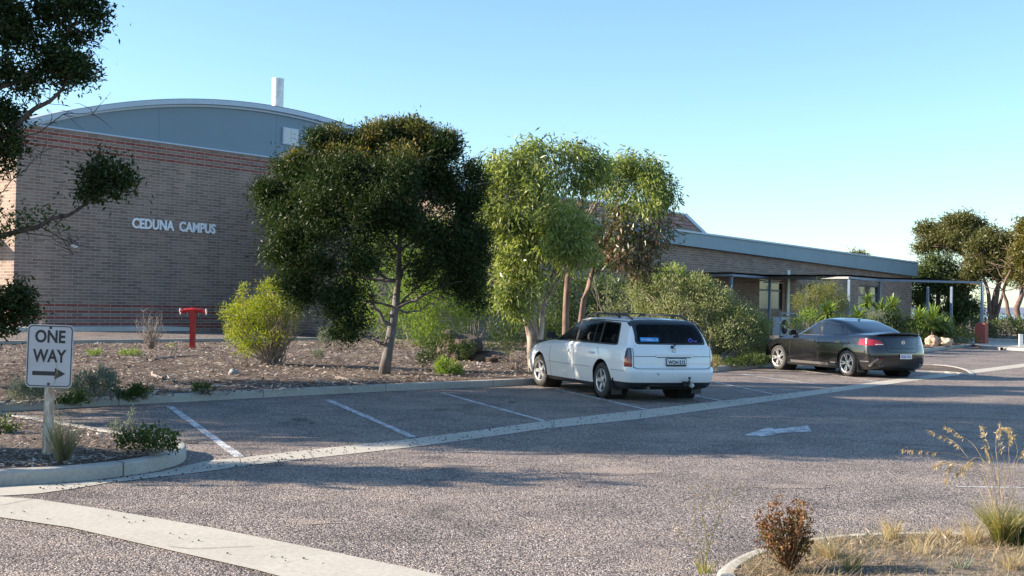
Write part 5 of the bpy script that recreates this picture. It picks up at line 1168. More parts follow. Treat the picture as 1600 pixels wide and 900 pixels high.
shade_tree('small low tree beyond the left edge shading the near road', (-12.5,11.3,0), [((-12.0,11.3,3.7),(1.9,.42,.6)),((-12.8,11.3,4.7),(1.6,.35,.5)),((-11.2,11.2,2.7),(1.6,.45,.7))])
# --- large gums on the right
def bigtree(label, lobes_, Y, bx, by, stems, mt, dens=17, bark='bark_red', leaf=(.26,.075)):
    b = A(bx, by, Y); b.z = .1
    def tf(m, lw):
        for P, r in stems:
            pts = [b if k == 0 else A(px, py, Y+random.uniform(-.5,.5)) for k, (px, py) in enumerate(P)]; pts2 = []
            for i in range(len(pts)-1): pts2 += [pts[i].lerp(pts[i+1], t) for t in (0, .5)]
            pts2.append(pts[-1]); pts2 = wob(pts2, .06); m.tube(pts2, list(np.linspace(r, r*.25, len(pts2))), 7); twigs(m, pts2[3:], .035, 2.0, 10)
    tree('gum_tree', label, 'tree', b, lobes_, Y, tf, MT[bark], [dict(sub=6, dens=dens, mt=mt, length=leaf[0], width=leaf[1], hollow=.3, spread=.26, per=13, droop=.2)], 'gum trees beyond the canopy')
MT['leaf_far'] = leafmat('far_gum_leaf', [(.035,.05,.018), (.085,.095,.03), (.15,.14,.045), (.19,.165,.06)], .35, .45, .4)
MT['leaf_far2'] = leafmat('far_gum_leaf_gold', [(.08,.085,.02), (.16,.14,.035), (.23,.19,.05)], .35, .45, .4)
bigtree('tall wide-crowned gum tree behind the canopy with gaps of sky under its crown', [(1490,352,38,18,0),(1465,368,34,20,1),(1515,350,22,16,0),(1445,385,16,8,0),(1500,375,36,14,-1,.8),(1480,390,24,8,0,.5),(1530,358,10,16,0,.8)], 92, 1500, 528, [([(1500,528),(1505,470),(1515,420),(1508,398),(1490,388),(1470,380)],.35),([(1505,470),(1520,400),(1518,375)],.2),([(1508,400),(1465,395),(1448,388)],.12)], MT['leaf_far'])
bigtree('dense gum tree with a leaning dark crown between the tall gum and the right edge', [(1560,372,28,18,0),(1540,385,26,20,0),(1575,395,24,26,0),(1530,410,22,16,1,.8),(1555,415,26,22,0,.8),(1520,430,20,14,0,.7),(1570,430,26,14,0,.7)], 84, 1551, 524, [([(1551,524),(1553,470),(1560,440),(1558,400),(1560,380)],.30),([(1551,500),(1545,460),(1535,430),(1535,400)],.18),([(1553,480),(1566,455),(1580,430)],.15)], MT['leaf_far'])
bigtree('golden gum tree cut by the right edge of the picture', [(1602,365,16,20,0),(1615,385,26,26,0),(1598,400,16,22,0),(1600,430,26,18,0,.8),(1640,370,30,40,0)], 78, 1598, 524, [([(1598,524),(1590,480),(1597,440),(1610,400)],.25),([(1598,524),(1575,490),(1568,455),(1580,420)],.18)], MT['leaf_far2'])
bigtree('low dark bushy gum directly behind the canopy end', [(1440,425,24,14,0),(1465,415,26,18,0),(1440,445,26,20,0),(1475,445,26,26,0,.8),(1505,450,24,24,0,.8),(1450,480,26,24,0),(1490,485,30,26,0),(1520,490,18,24,0,.8),(1470,505,36,16,0)], 86, 1470, 528, [([(1470,528),(1468,470),(1460,430)],.25),([(1470,528),(1500,480),(1505,450)],.2)], MT['leaf_gumdk'], 17, 'bark_dark')
bigtree('rounded treetop showing just above the wing roof', [(1338,400,12,6,0),(1345,402,10,5,0),(1330,402,10,5,0)], 120, 1338, 505, [([(1338,505),(1338,440),(1338,402)],.2)], MT['leaf_far'], 12)
# bushes under the far gums
def shrub(label, base, lobes_, Y, mt, name='shrub', cat='shrub', dens=30, length=.06, width=.018, up=.4, hollow=.3, spread=.07, per=12, stems=10, bark='twig', group=None, stem_r=.012, droop=0):
    base = Vector(base); t = thing(name, label, cat, tuple(base), 0, group); lw = lobes_world(lobes_, Y); m = MB()
    for c, r, w_ in lw:
        for _ in range(max(1, int(stems/len(lw)))):
            d = unit(RNG.normal(size=3))*r*.8; limb(m, base+Vector((random.gauss(0,.06), random.gauss(0,.06), 0)), tuple(c+d), stem_r, stem_r*.3, -.05, 5, .03, 5)
    m.build('stem', MT[bark], t, origin=tuple(base))
    crown('foliage', lw, dens, mt, t, tuple(base), length, width, droop, hollow, spread, per, up, cutz=base.z+.02); return t
def shr(label, px, py, lobes_, mt, **k):
    b = onground(px, py); dY = k.pop('dY', 0)
    if dY: b = Vector((A(px, py, b.y+dY).x, b.y+dY, soil_z(b.x, b.y)))
    return shrub(label, b, lobes_, b.y, mt, **k)
for i, (px, rx, lab) in enumerate(((1562,28,'low dark blue-green shrub just right of the red footing'),(1600,34,'dark shrub behind the white bollard'),(1515,16,'grey-green shrub immediately left of the red footing'))):
    b = A(px, 530, 72); b.z = .1; shrub(lab, b, [(px,515-(i == 1)*5,rx,17,0),(px+8,506,rx*.75,13,0)], 72, MT['leaf_gumdk'], dens=7, length=.16, width=.05, spread=.15, stems=6)
# --- yellow-green wattle bush
yb = onground(425, 568)
shrub('bright yellow-green bush with bare twigs on its right side left of the dark tree', yb, [(405,490,40,26,0),(440,475,36,28,0),(380,490,28,24,.1),(425,455,26,16,0),(455,470,20,22,.1),(395,525,34,18,-.1,.8),(368,515,18,16,0),(420,445,14,9,0),(448,447,8,9,0),(352,488,7,7,0),(378,455,7,8,0),(392,545,26,12,-.1,.8),(366,532,16,12,0,.8),(425,525,26,16,-.2,.6),(440,510,24,18,.3,.5)], yb.y, MT['leaf_yellow'], dens=58, length=.085, width=.014, up=.5, stems=46, per=14, spread=.055, stem_r=.014)
m = MB(); t_ = [o for o in bpy.data.objects if o.name.startswith('shrub')][-1]
for _ in range(60):
    a = random.uniform(-.9, 1.2); c = A(430+a*30+random.uniform(-6,6)+18, 520-random.uniform(0,52), yb.y-random.uniform(-.2,.5)); limb(m, yb+Vector((random.gauss(0,.1),random.gauss(0,.08),0)), c, .012, .003, .0, 5, .04, 4)
m.build('bare_twig', MT['twig'], t_, origin=tuple(yb))
# --- greenery behind the dark tree
shr('tall fresh green bush behind and right of the dark tree trunk', 650, 548, [(655,500,38,42,0),(690,480,42,40,.3),(640,470,34,36,.5),(700,440,44,34,1),(640,425,40,34,1,.8),(600,500,28,30,.6),(570,470,26,36,1.2,.8),(730,470,36,40,.6),(675,525,30,22,-.3)], MT['leaf_fresh'], dens=36, length=.10, width=.02, stems=26, dY=2.0, spread=.11)
shr('dull green bush between the boulder and the gum trunk', 740, 545, [(750,470,36,40,.5),(785,470,26,42,.8),(760,430,30,34,1),(720,520,30,22,0,.6)], MT['leaf_mid'], dens=32, length=.10, width=.022, stems=16, dY=2.6, spread=.12)
shr('fresh green foliage bush seen through the lower crown of the dark tree', 560, 545, [(560,440,28,44,0),(600,400,36,44,.5),(650,380,36,40,.6),(555,500,24,26,0),(690,370,36,40,1),(600,350,34,36,1,.7)], MT['leaf_fresh'], dens=22, length=.12, width=.026, stems=18, dY=5.5, spread=.15)
shr('dull green rounded shrub at the foot of the gum trunk', 812, 566, [(790,535,30,26,0),(815,520,30,26,.3),(850,520,24,28,.6),(775,510,14,14,0,.7),(800,505,20,14,.2),(862,505,18,18,.6)], MT['leaf_mid'], dens=45, length=.075, width=.018, stems=16, dY=1.0)
shr('tall dark green hedge-like shrub behind the wagon and gum stems', 900, 545, [(865,480,32,50,0),(905,470,36,48,.5),(945,475,36,44,.6),(870,440,26,22,1),(985,480,30,40,1),(960,445,26,20,1,.7),(880,520,50,30,0)], MT['leaf_mid'], dens=26, length=.11, width=.03, stems=20, dY=5.5, spread=.13)
shr('olive shrub with upright shoots showing above the white wagon bonnet side', 958, 555, [(955,450,16,16,0,.7),(985,455,14,20,0,.7),(925,440,10,14,0,.6),(970,475,26,18,0,.7),(945,490,24,20,0,.6)], MT['leaf_olive'], dens=26, length=.075, width=.022, stems=20, dY=3.5)
west = [(1005,460,24,28,.6),(1045,455,34,30,.3),(1085,458,30,30,.2),(1110,480,40,34,0),(1060,500,50,40,-.2),(1150,510,44,34,-.1),(1125,535,50,36,-.5),(1175,530,26,28,-.2),(1190,510,14,18,0),(1020,500,36,34,.3),(1090,545,50,28,-.5),(1050,432,22,14,.5),(1000,440,10,14,.5),(1165,555,34,18,-.5),(1195,535,10,16,0)]
wb_ = onground(1110, 568)
shrub('huge olive-green rounded bush behind the white wagon roof', wb_, west, wb_.y+1.6, MT['leaf_olive'], dens=66, length=.085, width=.026, up=.8, stems=80, hollow=.5, spread=.085, per=13, stem_r=.02)
t_ = [o for o in bpy.data.objects if o.name.startswith('shrub')][-1]
lwst = lobes_world([(1050,428,34,12,.5),(1005,437,14,16,.5),(1085,440,24,12,.3),(1035,445,28,14,.5),(1110,470,36,14,.1,.5),(1160,495,30,14,0,.5),(1195,512,10,12,0)], wb_.y+1.6)
crown('young_shoots', lwst, 26, MT['leaf_fresh'], t_, tuple(wb_), .09, .022, 0, .2, .06, 13, 1.6)
# feathery shrub by the wing windows
fb = A(1280, 520, 50); fb.z = .25
shrub('soft feathery yellow-green shrub in front of the wing windows', fb, [(1285,455,24,12,0),(1300,465,26,16,0),(1265,465,26,14,0),(1247,472,13,9,0),(1290,478,34,14,0),(1315,480,14,18,0),(1255,482,18,8,0),(1300,449,12,7,0),(1270,453,10,6,0)], 50, MT['leaf_feather'], dens=26, length=.12, width=.016, up=.5, stems=18, spread=.10, stem_r=.02)
for lab, px, py, Y, lb, mt_ in (('small dark green bush left of the air conditioner rail beside the sedan bonnet', 1252, 520, 44, [(1250,505,20,12,0),(1235,508,10,8,0)], 'leaf_mid'), ('low bushy lime plant just above the sedan roof', 1265, 512, 45, [(1262,487,9,6,0),(1272,492,12,7,0),(1258,497,14,8,0)], 'leaf_fresh'), ('grey twiggy plant among the yuccas', 1365, 520, 52, [(1362,492,14,8,0),(1372,497,16,10,0)], 'leaf_sage'), ('dark low ground shrub behind the pale rocks', 1490, 530, 60, [(1495,520,22,12,0),(1515,530,16,8,0),(1475,505,16,14,0)], 'leaf_mid'),('low green shrub right of the pale rocks at the kerb', 1500, 538, 58, [(1497,534,18,7,0),(1470,533,10,6,0)], 'leaf_gumdk')):
    b = A(px, py, Y); b.z = .2; shrub(lab, b, lb, Y, MT[mt_], dens=22, length=.09, width=.03, stems=8, spread=.08)
# --- yuccas
def rosette(mb_list, c, r, n, wid, up_bias=.25, down=.35):
    c = np.array(c); 
    for _ in range(n):
        d = unit(RNG.normal(size=3)); d[2] = abs(d[2])*1.1-down+up_bias; d = unit(d); ln = r*RNG.uniform(.75, 1.08); s = unit(np.cross(d, (0.01,0,1)))*wid/2
        p0 = c+d*.03; p1 = c+d*ln*.5; p2 = c+d*ln*.82+np.array((0,0,-.04*r)); p3 = c+d*ln+np.array((0,0,-.12*r))
        mb_list.append([p0-s*.6, p0+s*.6, p1+s, p1-s]); mb_list.append([p1-s, p1+s, p2+s*.7, p2-s*.7]); mb_list.append([p2-s*.7, p2+s*.7, p3+s*.05, p3-s*.05])
def yucca(label, px, py, rpx, Y, heads=1, mt='blade_yucca', wid=.075, n=90):
    b = A(px, 520, Y); b.z = soil_z(b.x, b.y)-.05; t = thing('yucca', label, 'yucca', tuple(b), 0, 'spiky yuccas behind the sedan'); k = Y/1900; m = MB()
    for h in range(heads):
        c = A(px+(h*rpx*.8 if heads > 1 else 0), py+(h*6), Y+.3*h); m.tube([b, (b+c)/2+Vector((.03,0,0)), c], [.07,.055,.05], 7); q = []; rosette(q, c, rpx*k*1.22, int(n*1.5), wid, .2, .75); V = np.array(q)
        quads_obj('leaf_rosette', V, MT[mt], t, tuple(b))
    m.build('stem', MT['bark_dark'], t, origin=tuple(b))
yucca('bright yucca rosette rising above the middle of the sedan roof', 1293, 490, 24, 46, n=120)
yucca('small yucca rosette right of the middle roof rosette', 1341, 496, 20, 49, n=90)
yucca('darker yucca rosette standing highest in front of the pale window', 1357, 472, 17, 54, n=90)
yucca('tall full yucca rosette above the sedan rear window', 1379, 488, 22, 53, n=130)
yucca('yucca rosette with long blades right of the tall full one', 1394, 480, 20, 54, n=110)
yucca('largest yucca behind the sedan boot beside the pale rocks', 1456, 502, 28, 58, n=190)
yucca('yucca rosette leaning left of the largest yucca', 1436, 499, 22, 57, n=120)
yucca('yucca rosette low at the right of the largest yucca', 1474, 508, 20, 58.5, n=110)
for lab, px, py, r, Y in (('pale agave with broad blades above the sedan windscreen', 1265, 503, 14, 46), ('broad-leaved agave behind the sedan boot', 1402, 502, 20, 53)):
    b = A(px, 525, Y); b.z = .15; t = thing('agave', lab, 'agave', tuple(b)); q = []; rosette(q, A(px, py, Y), r*Y/1900*1.1, 42, .10, .45, .3); quads_obj('leaf_rosette', np.array(q), MT['blade_agave'], t, tuple(b)); m = MB(); m.tube([b, A(px, py, Y)], [.08,.06], 7); m.build('stem', MT['bark_dark'], t, origin=tuple(b))
for lab, px, Y, lb, mt_ in (('dense low green planting under the yuccas behind the sedan roof', 1330, 49, [(1300,508,30,16,0),(1340,510,30,14,2),(1380,508,30,16,4),(1415,512,26,14,5)], 'leaf_mid'), ('dense low green planting under the largest yucca', 1455, 59, [(1450,522,30,12,0),(1478,522,20,12,0),(1432,522,16,12,0)], 'leaf_mid')):
    b = A(px, 530, Y); b.z = .15; shrub(lab, b, lb, Y, MT[mt_], dens=30, length=.12, width=.04, stems=10, spread=.10)
# --- small plants in the bed
def dead_bush(label, px, py, wpx, hpx, n=34, dx=0):
    b = onground(px, py); t = thing('dead_shrub', label, 'dead shrub', tuple(b)); m = MB()
    for _ in range(n):
        a = random.uniform(-1, 1); c = A(px+dx+a*wpx*.5, py-hpx*random.uniform(.55, 1.0)*(1-.25*abs(a)), b.y+random.uniform(-.3,.3)); pts = limb(m, b+Vector((random.gauss(0,.02),random.gauss(0,.02),0)), c, .011, .003, -.06, 7, .035, 4)
        twigs(m, pts, .004, .22, 5)
    m.build('branch', MT['twig'], t, origin=tuple(b)); return t
dead_bush('bare grey leafless shrub left of the red hydrant', 236, 546, 52, 66, 40)
dead_bush('bare leafless shrub just behind the top of the one way sign', 62, 520, 22, 40, 14)
dead_bush('low tangle of bare grey twigs in front of the gum trunk', 805, 580, 60, 32, 30)
sages = [('silvery shrub left of the one way sign post', 45, 632, [(38,612,26,18,0),(60,606,16,14,0)], 'leaf_sage', 55),('tall silvery shrub right of the one way sign post', 140, 625, [(135,602,22,20,0),(160,596,20,22,0),(115,612,14,12,0),(175,600,10,16,0)], 'leaf_sage', 60),
 ('dark green mat shrub right of the silvery shrub at the kerb', 208, 626, [(205,615,24,9,0),(222,610,16,8,0)], 'leaf_mid', 60),('dark mat plant under the silvery shrubs by the sign post', 115, 632, [(118,625,24,7,0),(100,628,14,5,0)], 'leaf_mid', 60),('flat green plant with pale stones beside it near the kerb', 320, 614, [(318,608,20,6,0)], 'leaf_mid', 50),
 ('small lime tuft on the bare bed left of the hydrant', 207, 556, [(205,552,17,5,0)], 'leaf_fresh', 50),('small lime tuft behind the silvery shrub', 150, 556, [(148,552,12,5,0)], 'leaf_fresh', 50),('tiny green tuft beside the dead shrub', 265, 543, [(265,541,6,2,0)], 'leaf_fresh', 50),
 ('small silvery plant behind and left of the dark tree', 510, 545, [(510,527,14,10,0),(508,518,10,6,0)], 'leaf_sage', 50),('tiny silvery plant left of the dark tree', 497, 560, [(497,554,9,7,0)], 'leaf_sage', 60),
 ('fresh green low bush right of the dark tree trunk', 700, 586, [(700,575,22,14,0),(690,568,14,10,0),(712,580,12,8,0)], 'leaf_fresh', 50),('loose dull green bush in front of the big boulder', 672, 582, [(670,545,18,22,0,.9),(695,535,20,22,.5,.9),(725,545,18,16,.8,.8),(660,560,12,12,0,.6)], 'leaf_mid', 34),
 ('bright tuft between sedan and wagon at the kerb', 1118, 578, [(1120,565,9,8,0),(1114,571,8,5,0)], 'straw_green', 60),('low dark ground cover in front of the sedan bonnet', 1180, 572, [(1180,562,26,9,0),(1150,567,22,7,0)], 'leaf_mid', 45)]
for lab, px, py, lb, mt_, dn in sages:
    b = onground(px, py); shrub(lab, b, lb, b.y, MT[mt_], dens=dn*2.6, length=.055, width=.016 if mt_ != 'leaf_mid' else .022, up=.9 if 'sil' in lab else .4, stems=14, spread=.035, stem_r=.006, name='shrub' if 'tuft' not in lab else 'plant', cat='shrub' if 'tuft' not in lab else 'plant')
def ison(px, py, z=.12): p = G(px, py, z); return p
for lab, px, py, lb, mt_, sz in (('glossy green spreading bush at the nose of the sign island', 228, 712, [(228,688,38,16,0),(255,690,24,16,-.1),(205,692,26,14,0),(240,676,26,9,.2),(270,695,12,10,0)], 'leaf_mid', .045), ('dark green bush at the left edge of the sign island', 0, 680, [(0,662,26,12,0),(-20,668,20,14,0),(14,672,12,8,0)], 'leaf_mid', .045), ('pale grey feathery plant behind the glossy island bush', 200, 690, [(203,650,6,9,0),(192,664,12,8,0),(208,668,10,8,0),(178,672,8,6,0)], 'leaf_sage', .03)):
    b = ison(px, py); shrub(lab, b, lb, b.y, MT[mt_], dens=90 if 'grey' not in lab else 120, length=sz, width=sz*.5, up=.5, stems=24, spread=.03, per=11, stem_r=.005)
# --- grasses
def blades(base, n, h, spread, mt, name, parent, wid=.006, lean=(0,0), og=None, curl=.3):
    base = np.array(base); q = []
    for _ in range(n):
        a = RNG.uniform(0, 2*np.pi); l = RNG.uniform(.5, 1)*h; o = np.array((math.cos(a), math.sin(a), 0)); sp = RNG.uniform(.05, 1)*spread
        p0 = base+o*RNG.uniform(0, .05); d = unit(np.array((o[0]*sp+lean[0], o[1]*sp+lean[1], 1.0))); p1 = p0+d*l*.5; d2 = unit(d+o*curl*RNG.uniform(.2,1)+np.array((lean[0],lean[1],-.2*curl))); p2 = p1+d2*l*.5; s = unit(np.cross(d, (math.cos(a+1.3), math.sin(a+1.3), .1)))*wid/2
        q.append([p0-s, p0+s, p1+s*.8, p1-s*.8]); q.append([p1-s*.8, p1+s*.8, p2+s*.1, p2-s*.1])
    return quads_obj(name, np.array(q), mt, parent, og)
b = ison(98, 722, .12); t = thing('grass_tuft', 'tall grey-green grass tuft with a thin dead stalk leaning on the sign post', 'grass', tuple(b)); blades(b, 240, .50, .50, MT['grass_grey'], 'blade', t, .006, og=tuple(b)); 
q = b; m = MB()
P = [q, A(93,660,b.y), A(88,630,b.y), A(82,605,b.y), A(90,585,b.y)]; m.tube(wob(P,.006), [.004,.0035,.003,.0025,.0015], 5)
for a_, c_ in (((88,630),(98,618)),((84,612),(97,596)),((86,620),(76,600)),((91,650),(80,628)),((85,600),(90,560)),((90,585),(86,566)),((94,665),(101,640))): m.tube([A(*a_,b.y), A((a_[0]+c_[0])/2+1,(a_[1]+c_[1])/2,b.y), A(*c_,b.y)], [.0025,.002,.001], 4)
m.build('stalk', MT['straw'], t, origin=tuple(b)); 
for k, (px, h_) in enumerate(((88,.55),(102,.48),(94,.62))): blades(Vector(b)+Vector((0,.01*k,0)), 12, h_, .12, MT['straw'], 'seed_stalk', t, .006, og=tuple(b))
# front right island plants
FZ = .11
b = G(1232, 893, FZ); t = thing('seeding_weed', 'bushy rust-brown dead weed covered in small seed heads in the front right island', 'weed', tuple(b)); m = MB(); heads = []
for _ in range(85):
    a = random.uniform(-1, 1); c = A(1228+a*44+random.uniform(-5,5), 893-random.uniform(48,118)*(1-.25*a*a), b.y+random.uniform(-.14,.14)); pts = limb(m, b+Vector((random.gauss(0,.012),random.gauss(0,.012),0)), c, .004, .0016, -.05, 6, .02, 4); heads += [pts[-1]]+[pts[-2]+Vector((random.gauss(0,.015),random.gauss(0,.015),random.gauss(0,.01))) for _ in range(2)]+[pts[-3]+Vector((random.gauss(0,.02),random.gauss(0,.02),random.gauss(0,.015)))]
m.build('stem', MT['rust'], t, origin=tuple(b)); H_ = np.array(heads)
Pq = np.repeat(H_, 9, axis=0)+RNG.normal(size=(len(H_)*9, 3))*.004; quads_obj('seed_head', leaf_quads(Pq, unit(RNG.normal(size=Pq.shape)+np.array((0,0,.6))), .014+.010*RNG.random(len(Pq)), .008+.004*RNG.random(len(Pq))), MT['rust'], t, tuple(b))
lw = lobes_world([(1225,840,32,26,0),(1200,850,12,16,0),(1240,815,22,16,0)], b.y); crown('foliage', lw, 130, MT['leaf_mid'], t, tuple(b), .028, .007, 0, .1, .03, 8, .6)
def weed(label, px, py, stalks, mt, z=FZ, head='straw', r=.0025):
    b = G(px, py, z); t = thing('thin_weed', label, 'weed', tuple(b)); m = MB(); hs = []
    for st in stalks:
        P = [b]+[A(x, y, b.y+random.uniform(-.03,.03)) for x, y in st]; P2 = []
        for i in range(len(P)-1): P2 += [P[i].lerp(P[i+1], u) for u in (0, .33, .66)]
        P2.append(P[-1]); P2 = wob(P2, .0035); m.tube(P2, list(np.linspace(r, r*.4, len(P2))), 5); hs.append(P2[-1])
        for i in range(2, len(P2)): 
            d = Vector((random.gauss(0,1), random.gauss(0,.6), random.uniform(.3,1.4))).normalized()*random.uniform(.02,.06); m.tube([P2[i], P2[i]+d*.5, P2[i]+d+Vector((0,0,.005))], [r*.5, r*.4, r*.2], 4)
            if random.random() < .5: hs.append(P2[i]+d)
    m.build('stalk', mt, t, origin=tuple(b)); H_ = np.repeat(np.array(hs), 7, axis=0); quads_obj('flower_head', leaf_quads(H_, unit(RNG.normal(size=H_.shape)+np.array((0,0,.5))), .012*np.ones(len(H_)), .006*np.ones(len(H_))), MT[head], t, tuple(b)); return t, b
t, b = weed('spindly green weed with tiny pale heads left of the rust-brown weed', 1102, 896, [[(1108,850),(1125,805),(1145,775),(1160,762)],[(1108,850),(1126,800),(1118,780),(1122,766)],[(1096,860),(1084,820),(1088,800)],[(1090,870),(1070,845),(1060,830)],[(1104,840),(1094,780),(1078,764)],[(1106,850),(1095,795),(1115,745)]], MT['straw_green']); blades(b, 60, .12, .7, MT['straw_green'], 'leaf', t, .004, og=tuple(b))
weed('dry branching twig weed right of the rust-brown weed', 1350, 880, [[(1345,850),(1355,835),(1368,826)],[(1360,865),(1362,850),(1350,838)],[(1355,870),(1372,855),(1375,845)]], MT['leaf_sage'], head='leaf_sage')
# dry orange grass
def tuft(label, px, py, n, h, sp, mt, wid=.003, lean=(0,0), z=FZ, curl=.4):
    b = G(px, py, z); t = tag(blades((0,0,0), n, h, sp, MT[mt], 'grass_tuft', None, wid, lean, curl=curl), label, 'grass'); t.location = b; return t
tuft('short orange-straw grass tuft behind the front island kerb', 1392, 842, 130, .20, .55, 'straw')
tuft('pale dry grass fan arching right beside the rust-brown weed', 1300, 872, 120, .22, .9, 'straw', lean=(-.5,.1))
tuft('tiny green grass sprout near the bottom of the front island', 1500, 893, 40, .14, .8, 'leaf_sage', .006)
tuft('low yellowish grass patch between the orange tuft and the fountain grass', 1475, 838, 60, .10, 1.0, 'straw')
tuft('wispy green grass clump at the bottom below the twig weed', 1330, 893, 90, .15, .8, 'straw_green')
for lab_, px_, py_, n_, h_, m_ in (('loose straw grass near the right end of the front island kerb', 1520, 850, 120, .26, 'straw'), ('thin upright straw stalks in the middle of the front island', 1440, 868, 60, .24, 'straw'), ('pale straw clump at the bottom right corner of the front island', 1580, 893, 110, .16, 'straw')): tuft(lab_, px_, py_, n_, h_, .6, m_, .0028)
# big fountain grass with plumes
b = G(1566, 852, FZ); t = thing('fountain_grass', 'large clump of fountain grass with drooping seed plumes at the right edge', 'ornamental grass', tuple(b)); og = tuple(b)
blades(b, 520, .38, .65, MT['straw_green'], 'blade', t, .004, og=og, curl=.6); blades(Vector(b)+Vector((.12,.03,0)), 300, .34, .7, MT['leaf_mid'], 'blade', t, .004, og=og, curl=.6)
m = MB(); sq = []
stalks = [[(1535,740),(1500,712),(1450,706),(1412,702)],[(1545,760),(1512,715),(1490,690),(1452,674)],[(1545,750),(1525,700),(1500,680),(1478,667)],[(1555,730),(1542,690),(1534,666)],[(1560,740),(1556,700),(1560,672),(1575,668)],[(1575,740),(1576,700),(1582,680),(1578,690)],[(1570,730),(1563,695),(1563,663)],[(1585,740),(1592,715),(1600,705),(1598,712)],[(1550,745),(1530,715),(1510,725),(1495,740)],[(1548,745),(1530,725),(1516,725),(1505,738)],[(1580,745),(1590,705),(1577,672),(1580,690)],[(1540,760),(1520,735),(1480,722),(1462,727)],[(1556,750),(1545,712),(1540,698),(1545,716)],[(1590,760),(1605,720),(1630,690)],[(1530,765),(1500,735),(1485,730),(1478,752)]]
for i, st in enumerate(stalks):
    P = [Vector(b)+Vector((random.gauss(0,.05),random.gauss(0,.04),.02))]+[A(x, y, b.y+random.uniform(-.15,.15)) for x, y in st]; P2 = []
    for j in range(len(P)-1):
        p0, p1, p2, p3 = P[max(j-1,0)], P[j], P[j+1], P[min(j+2,len(P)-1)]
        for u in (0,.25,.5,.75): P2.append(.5*((2*p1)+(p2-p0)*u+(2*p0-5*p1+4*p2-p3)*u*u+(3*p1-p0-3*p2+p3)*u**3))
    P2.append(P[-1]); m.tube(P2, list(np.linspace(.0022, .0010, len(P2))), 4)
    k0 = len(P2)-6
    for j in range(k0, len(P2)):
        d = (P2[j]-P2[j-1]).normalized()
        for _ in range(9): sq.append((np.array(P2[j])+RNG.normal(size=3)*.004, unit(np.array(d)*.7+RNG.normal(size=3)*.35+np.array((0,0,-.6)))))
m.build('stalk', MT['straw'], t, origin=og); C_ = np.array([s[0] for s in sq]); D_ = np.array([s[1] for s in sq]); quads_obj('seed_plume', leaf_quads(C_, D_, .028+.018*RNG.random(len(C_)), .006*np.ones(len(C_))), MT['straw'], t, og)
# --- rocks
def rock(label, px, py, wpx, hpx, mt, z=.2, dpt=1.0, seed=0, name='rock', Y=None):
    b = onground(px, py) if Y is None else A(px, py, Y)
    if Y: b.z = soil_z(b.x, b.y)-.03
    k = b.y/1900; bm = bmesh.new(); bmesh.ops.create_icosphere(bm, subdivisions=4, radius=1); r2 = np.random.default_rng(seed); off = Vector(r2.normal(size=3)*5)
    from mathutils import noise as mn
    for v in bm.verts:
        p = v.co.copy(); n = mn.noise(p*1.3+off)*.35+mn.noise(p*3+off)*.16+mn.noise(p*8+off)*.05; q = mn.cell(p*1.6+off)*.07; n = n*.8-abs(mn.noise(p*2.2+off*2))*.22; v.co = p*(1+n+q)
        v.co.x *= wpx*k/2; v.co.y *= wpx*k/2*dpt; v.co.z = v.co.z*hpx*k*.62+hpx*k*.35
    me = bpy.data.meshes.new(name); bm.to_mesh(me); bm.free(); me.materials.append(mt); me.polygons.foreach_set('use_smooth', [True]*len(me.polygons)); o = bpy.data.objects.new(name, me); COL.objects.link(o); o.location = b; return tag(o, label, 'rock')
def rockmat(name, a, b_):
    m, n, l, b = mat(name); co = geopos(n); f = noise(n, l, 2.5, 7, co, .7, .4); l.new(ramp(n, l, f, [(.35, a), (.5, tuple((x+y)/2 for x, y in zip(a, b_))), (.66, b_)]), b.inputs['Base Color']); b.inputs['Roughness'].default_value = .9; bump(n, l, noise(n, l, 14, 6, co, .7), .8, .03, b); return m
RB = rockmat('brown_rock', (.05,.034,.026), (.15,.105,.08)); RP = rockmat('pale_rock', (.42,.27,.18), (.66,.52,.40)); RG = rockmat('grey_rock', (.22,.21,.20), (.50,.48,.45))
rock('big brown boulder half hidden in the green bushes right of the dark tree', 712, 556, 70, 48, RB, seed=3, Y=30.5); rock('low reddish boulder slab beside the big boulder', 762, 556, 66, 18, RB, seed=5, Y=30.4)
rock('pale orange rock at the kerb behind the sedan, left of two', 1457, 541, 20, 15, RP, seed=8, Y=56); rock('wider pale rock at the kerb, right of two', 1476, 542, 25, 12, RP, seed=12, Y=56)
rock('small pale grey stone lying on the bed below the yellow bush', 365, 585, 17, 11, RG, seed=21); rock('flat pale stone near the kerb beside the green mat plant', 341, 603, 22, 4, RG, seed=22)
rock('small brown rock at the right end of the boulder group', 790, 566, 22, 12, RB, seed=31)
# --- mulch, litter, seed pods (uncountable)
def chips(name, P, lo, hi, mt, label, cat, flat=.25, wr=.22):
    N = len(P); a = RNG.random(N)*2*np.pi; D_ = unit(np.stack([np.cos(a), np.sin(a), RNG.normal(size=N)*flat], 1)); Ln = lo+(hi-lo)*RNG.random(N)**2
    S_ = unit(np.cross(D_, np.stack([RNG.normal(size=N)*.3, RNG.normal(size=N)*.3, np.ones(N)], 1))); w_ = (Ln*wr*(.5+RNG.random(N))).reshape(-1, 1); Ln = Ln.reshape(-1, 1)
    V = np.stack([P, P+D_*Ln*.5+S_*w_*.5, P+D_*Ln, P+D_*Ln*.5-S_*w_*.5], 1); o = quads_obj(name, V, mt); o['kind'] = 'stuff'; tag(o, label, cat); return o
def bedpts(n, s0, s1, q0, q1, pw=1.0):
    s = RNG.uniform(s0, s1, n); q = q0+(q1-q0)*RNG.random(n)**pw; out = []
    for a, b_ in zip(s, q): 
        w_ = B(a, -26.1+b_); out.append((w_.x, w_.y, gz(b_)+.012+random.random()*.015))
    return np.array(out)
chips('bark_mulch', bedpts(75000, -16, 16, .35, 15.5, 1.2), .03, .17, MT['fpink'], 'brown and grey bark mulch chips scattered over the long bed', 'mulch')
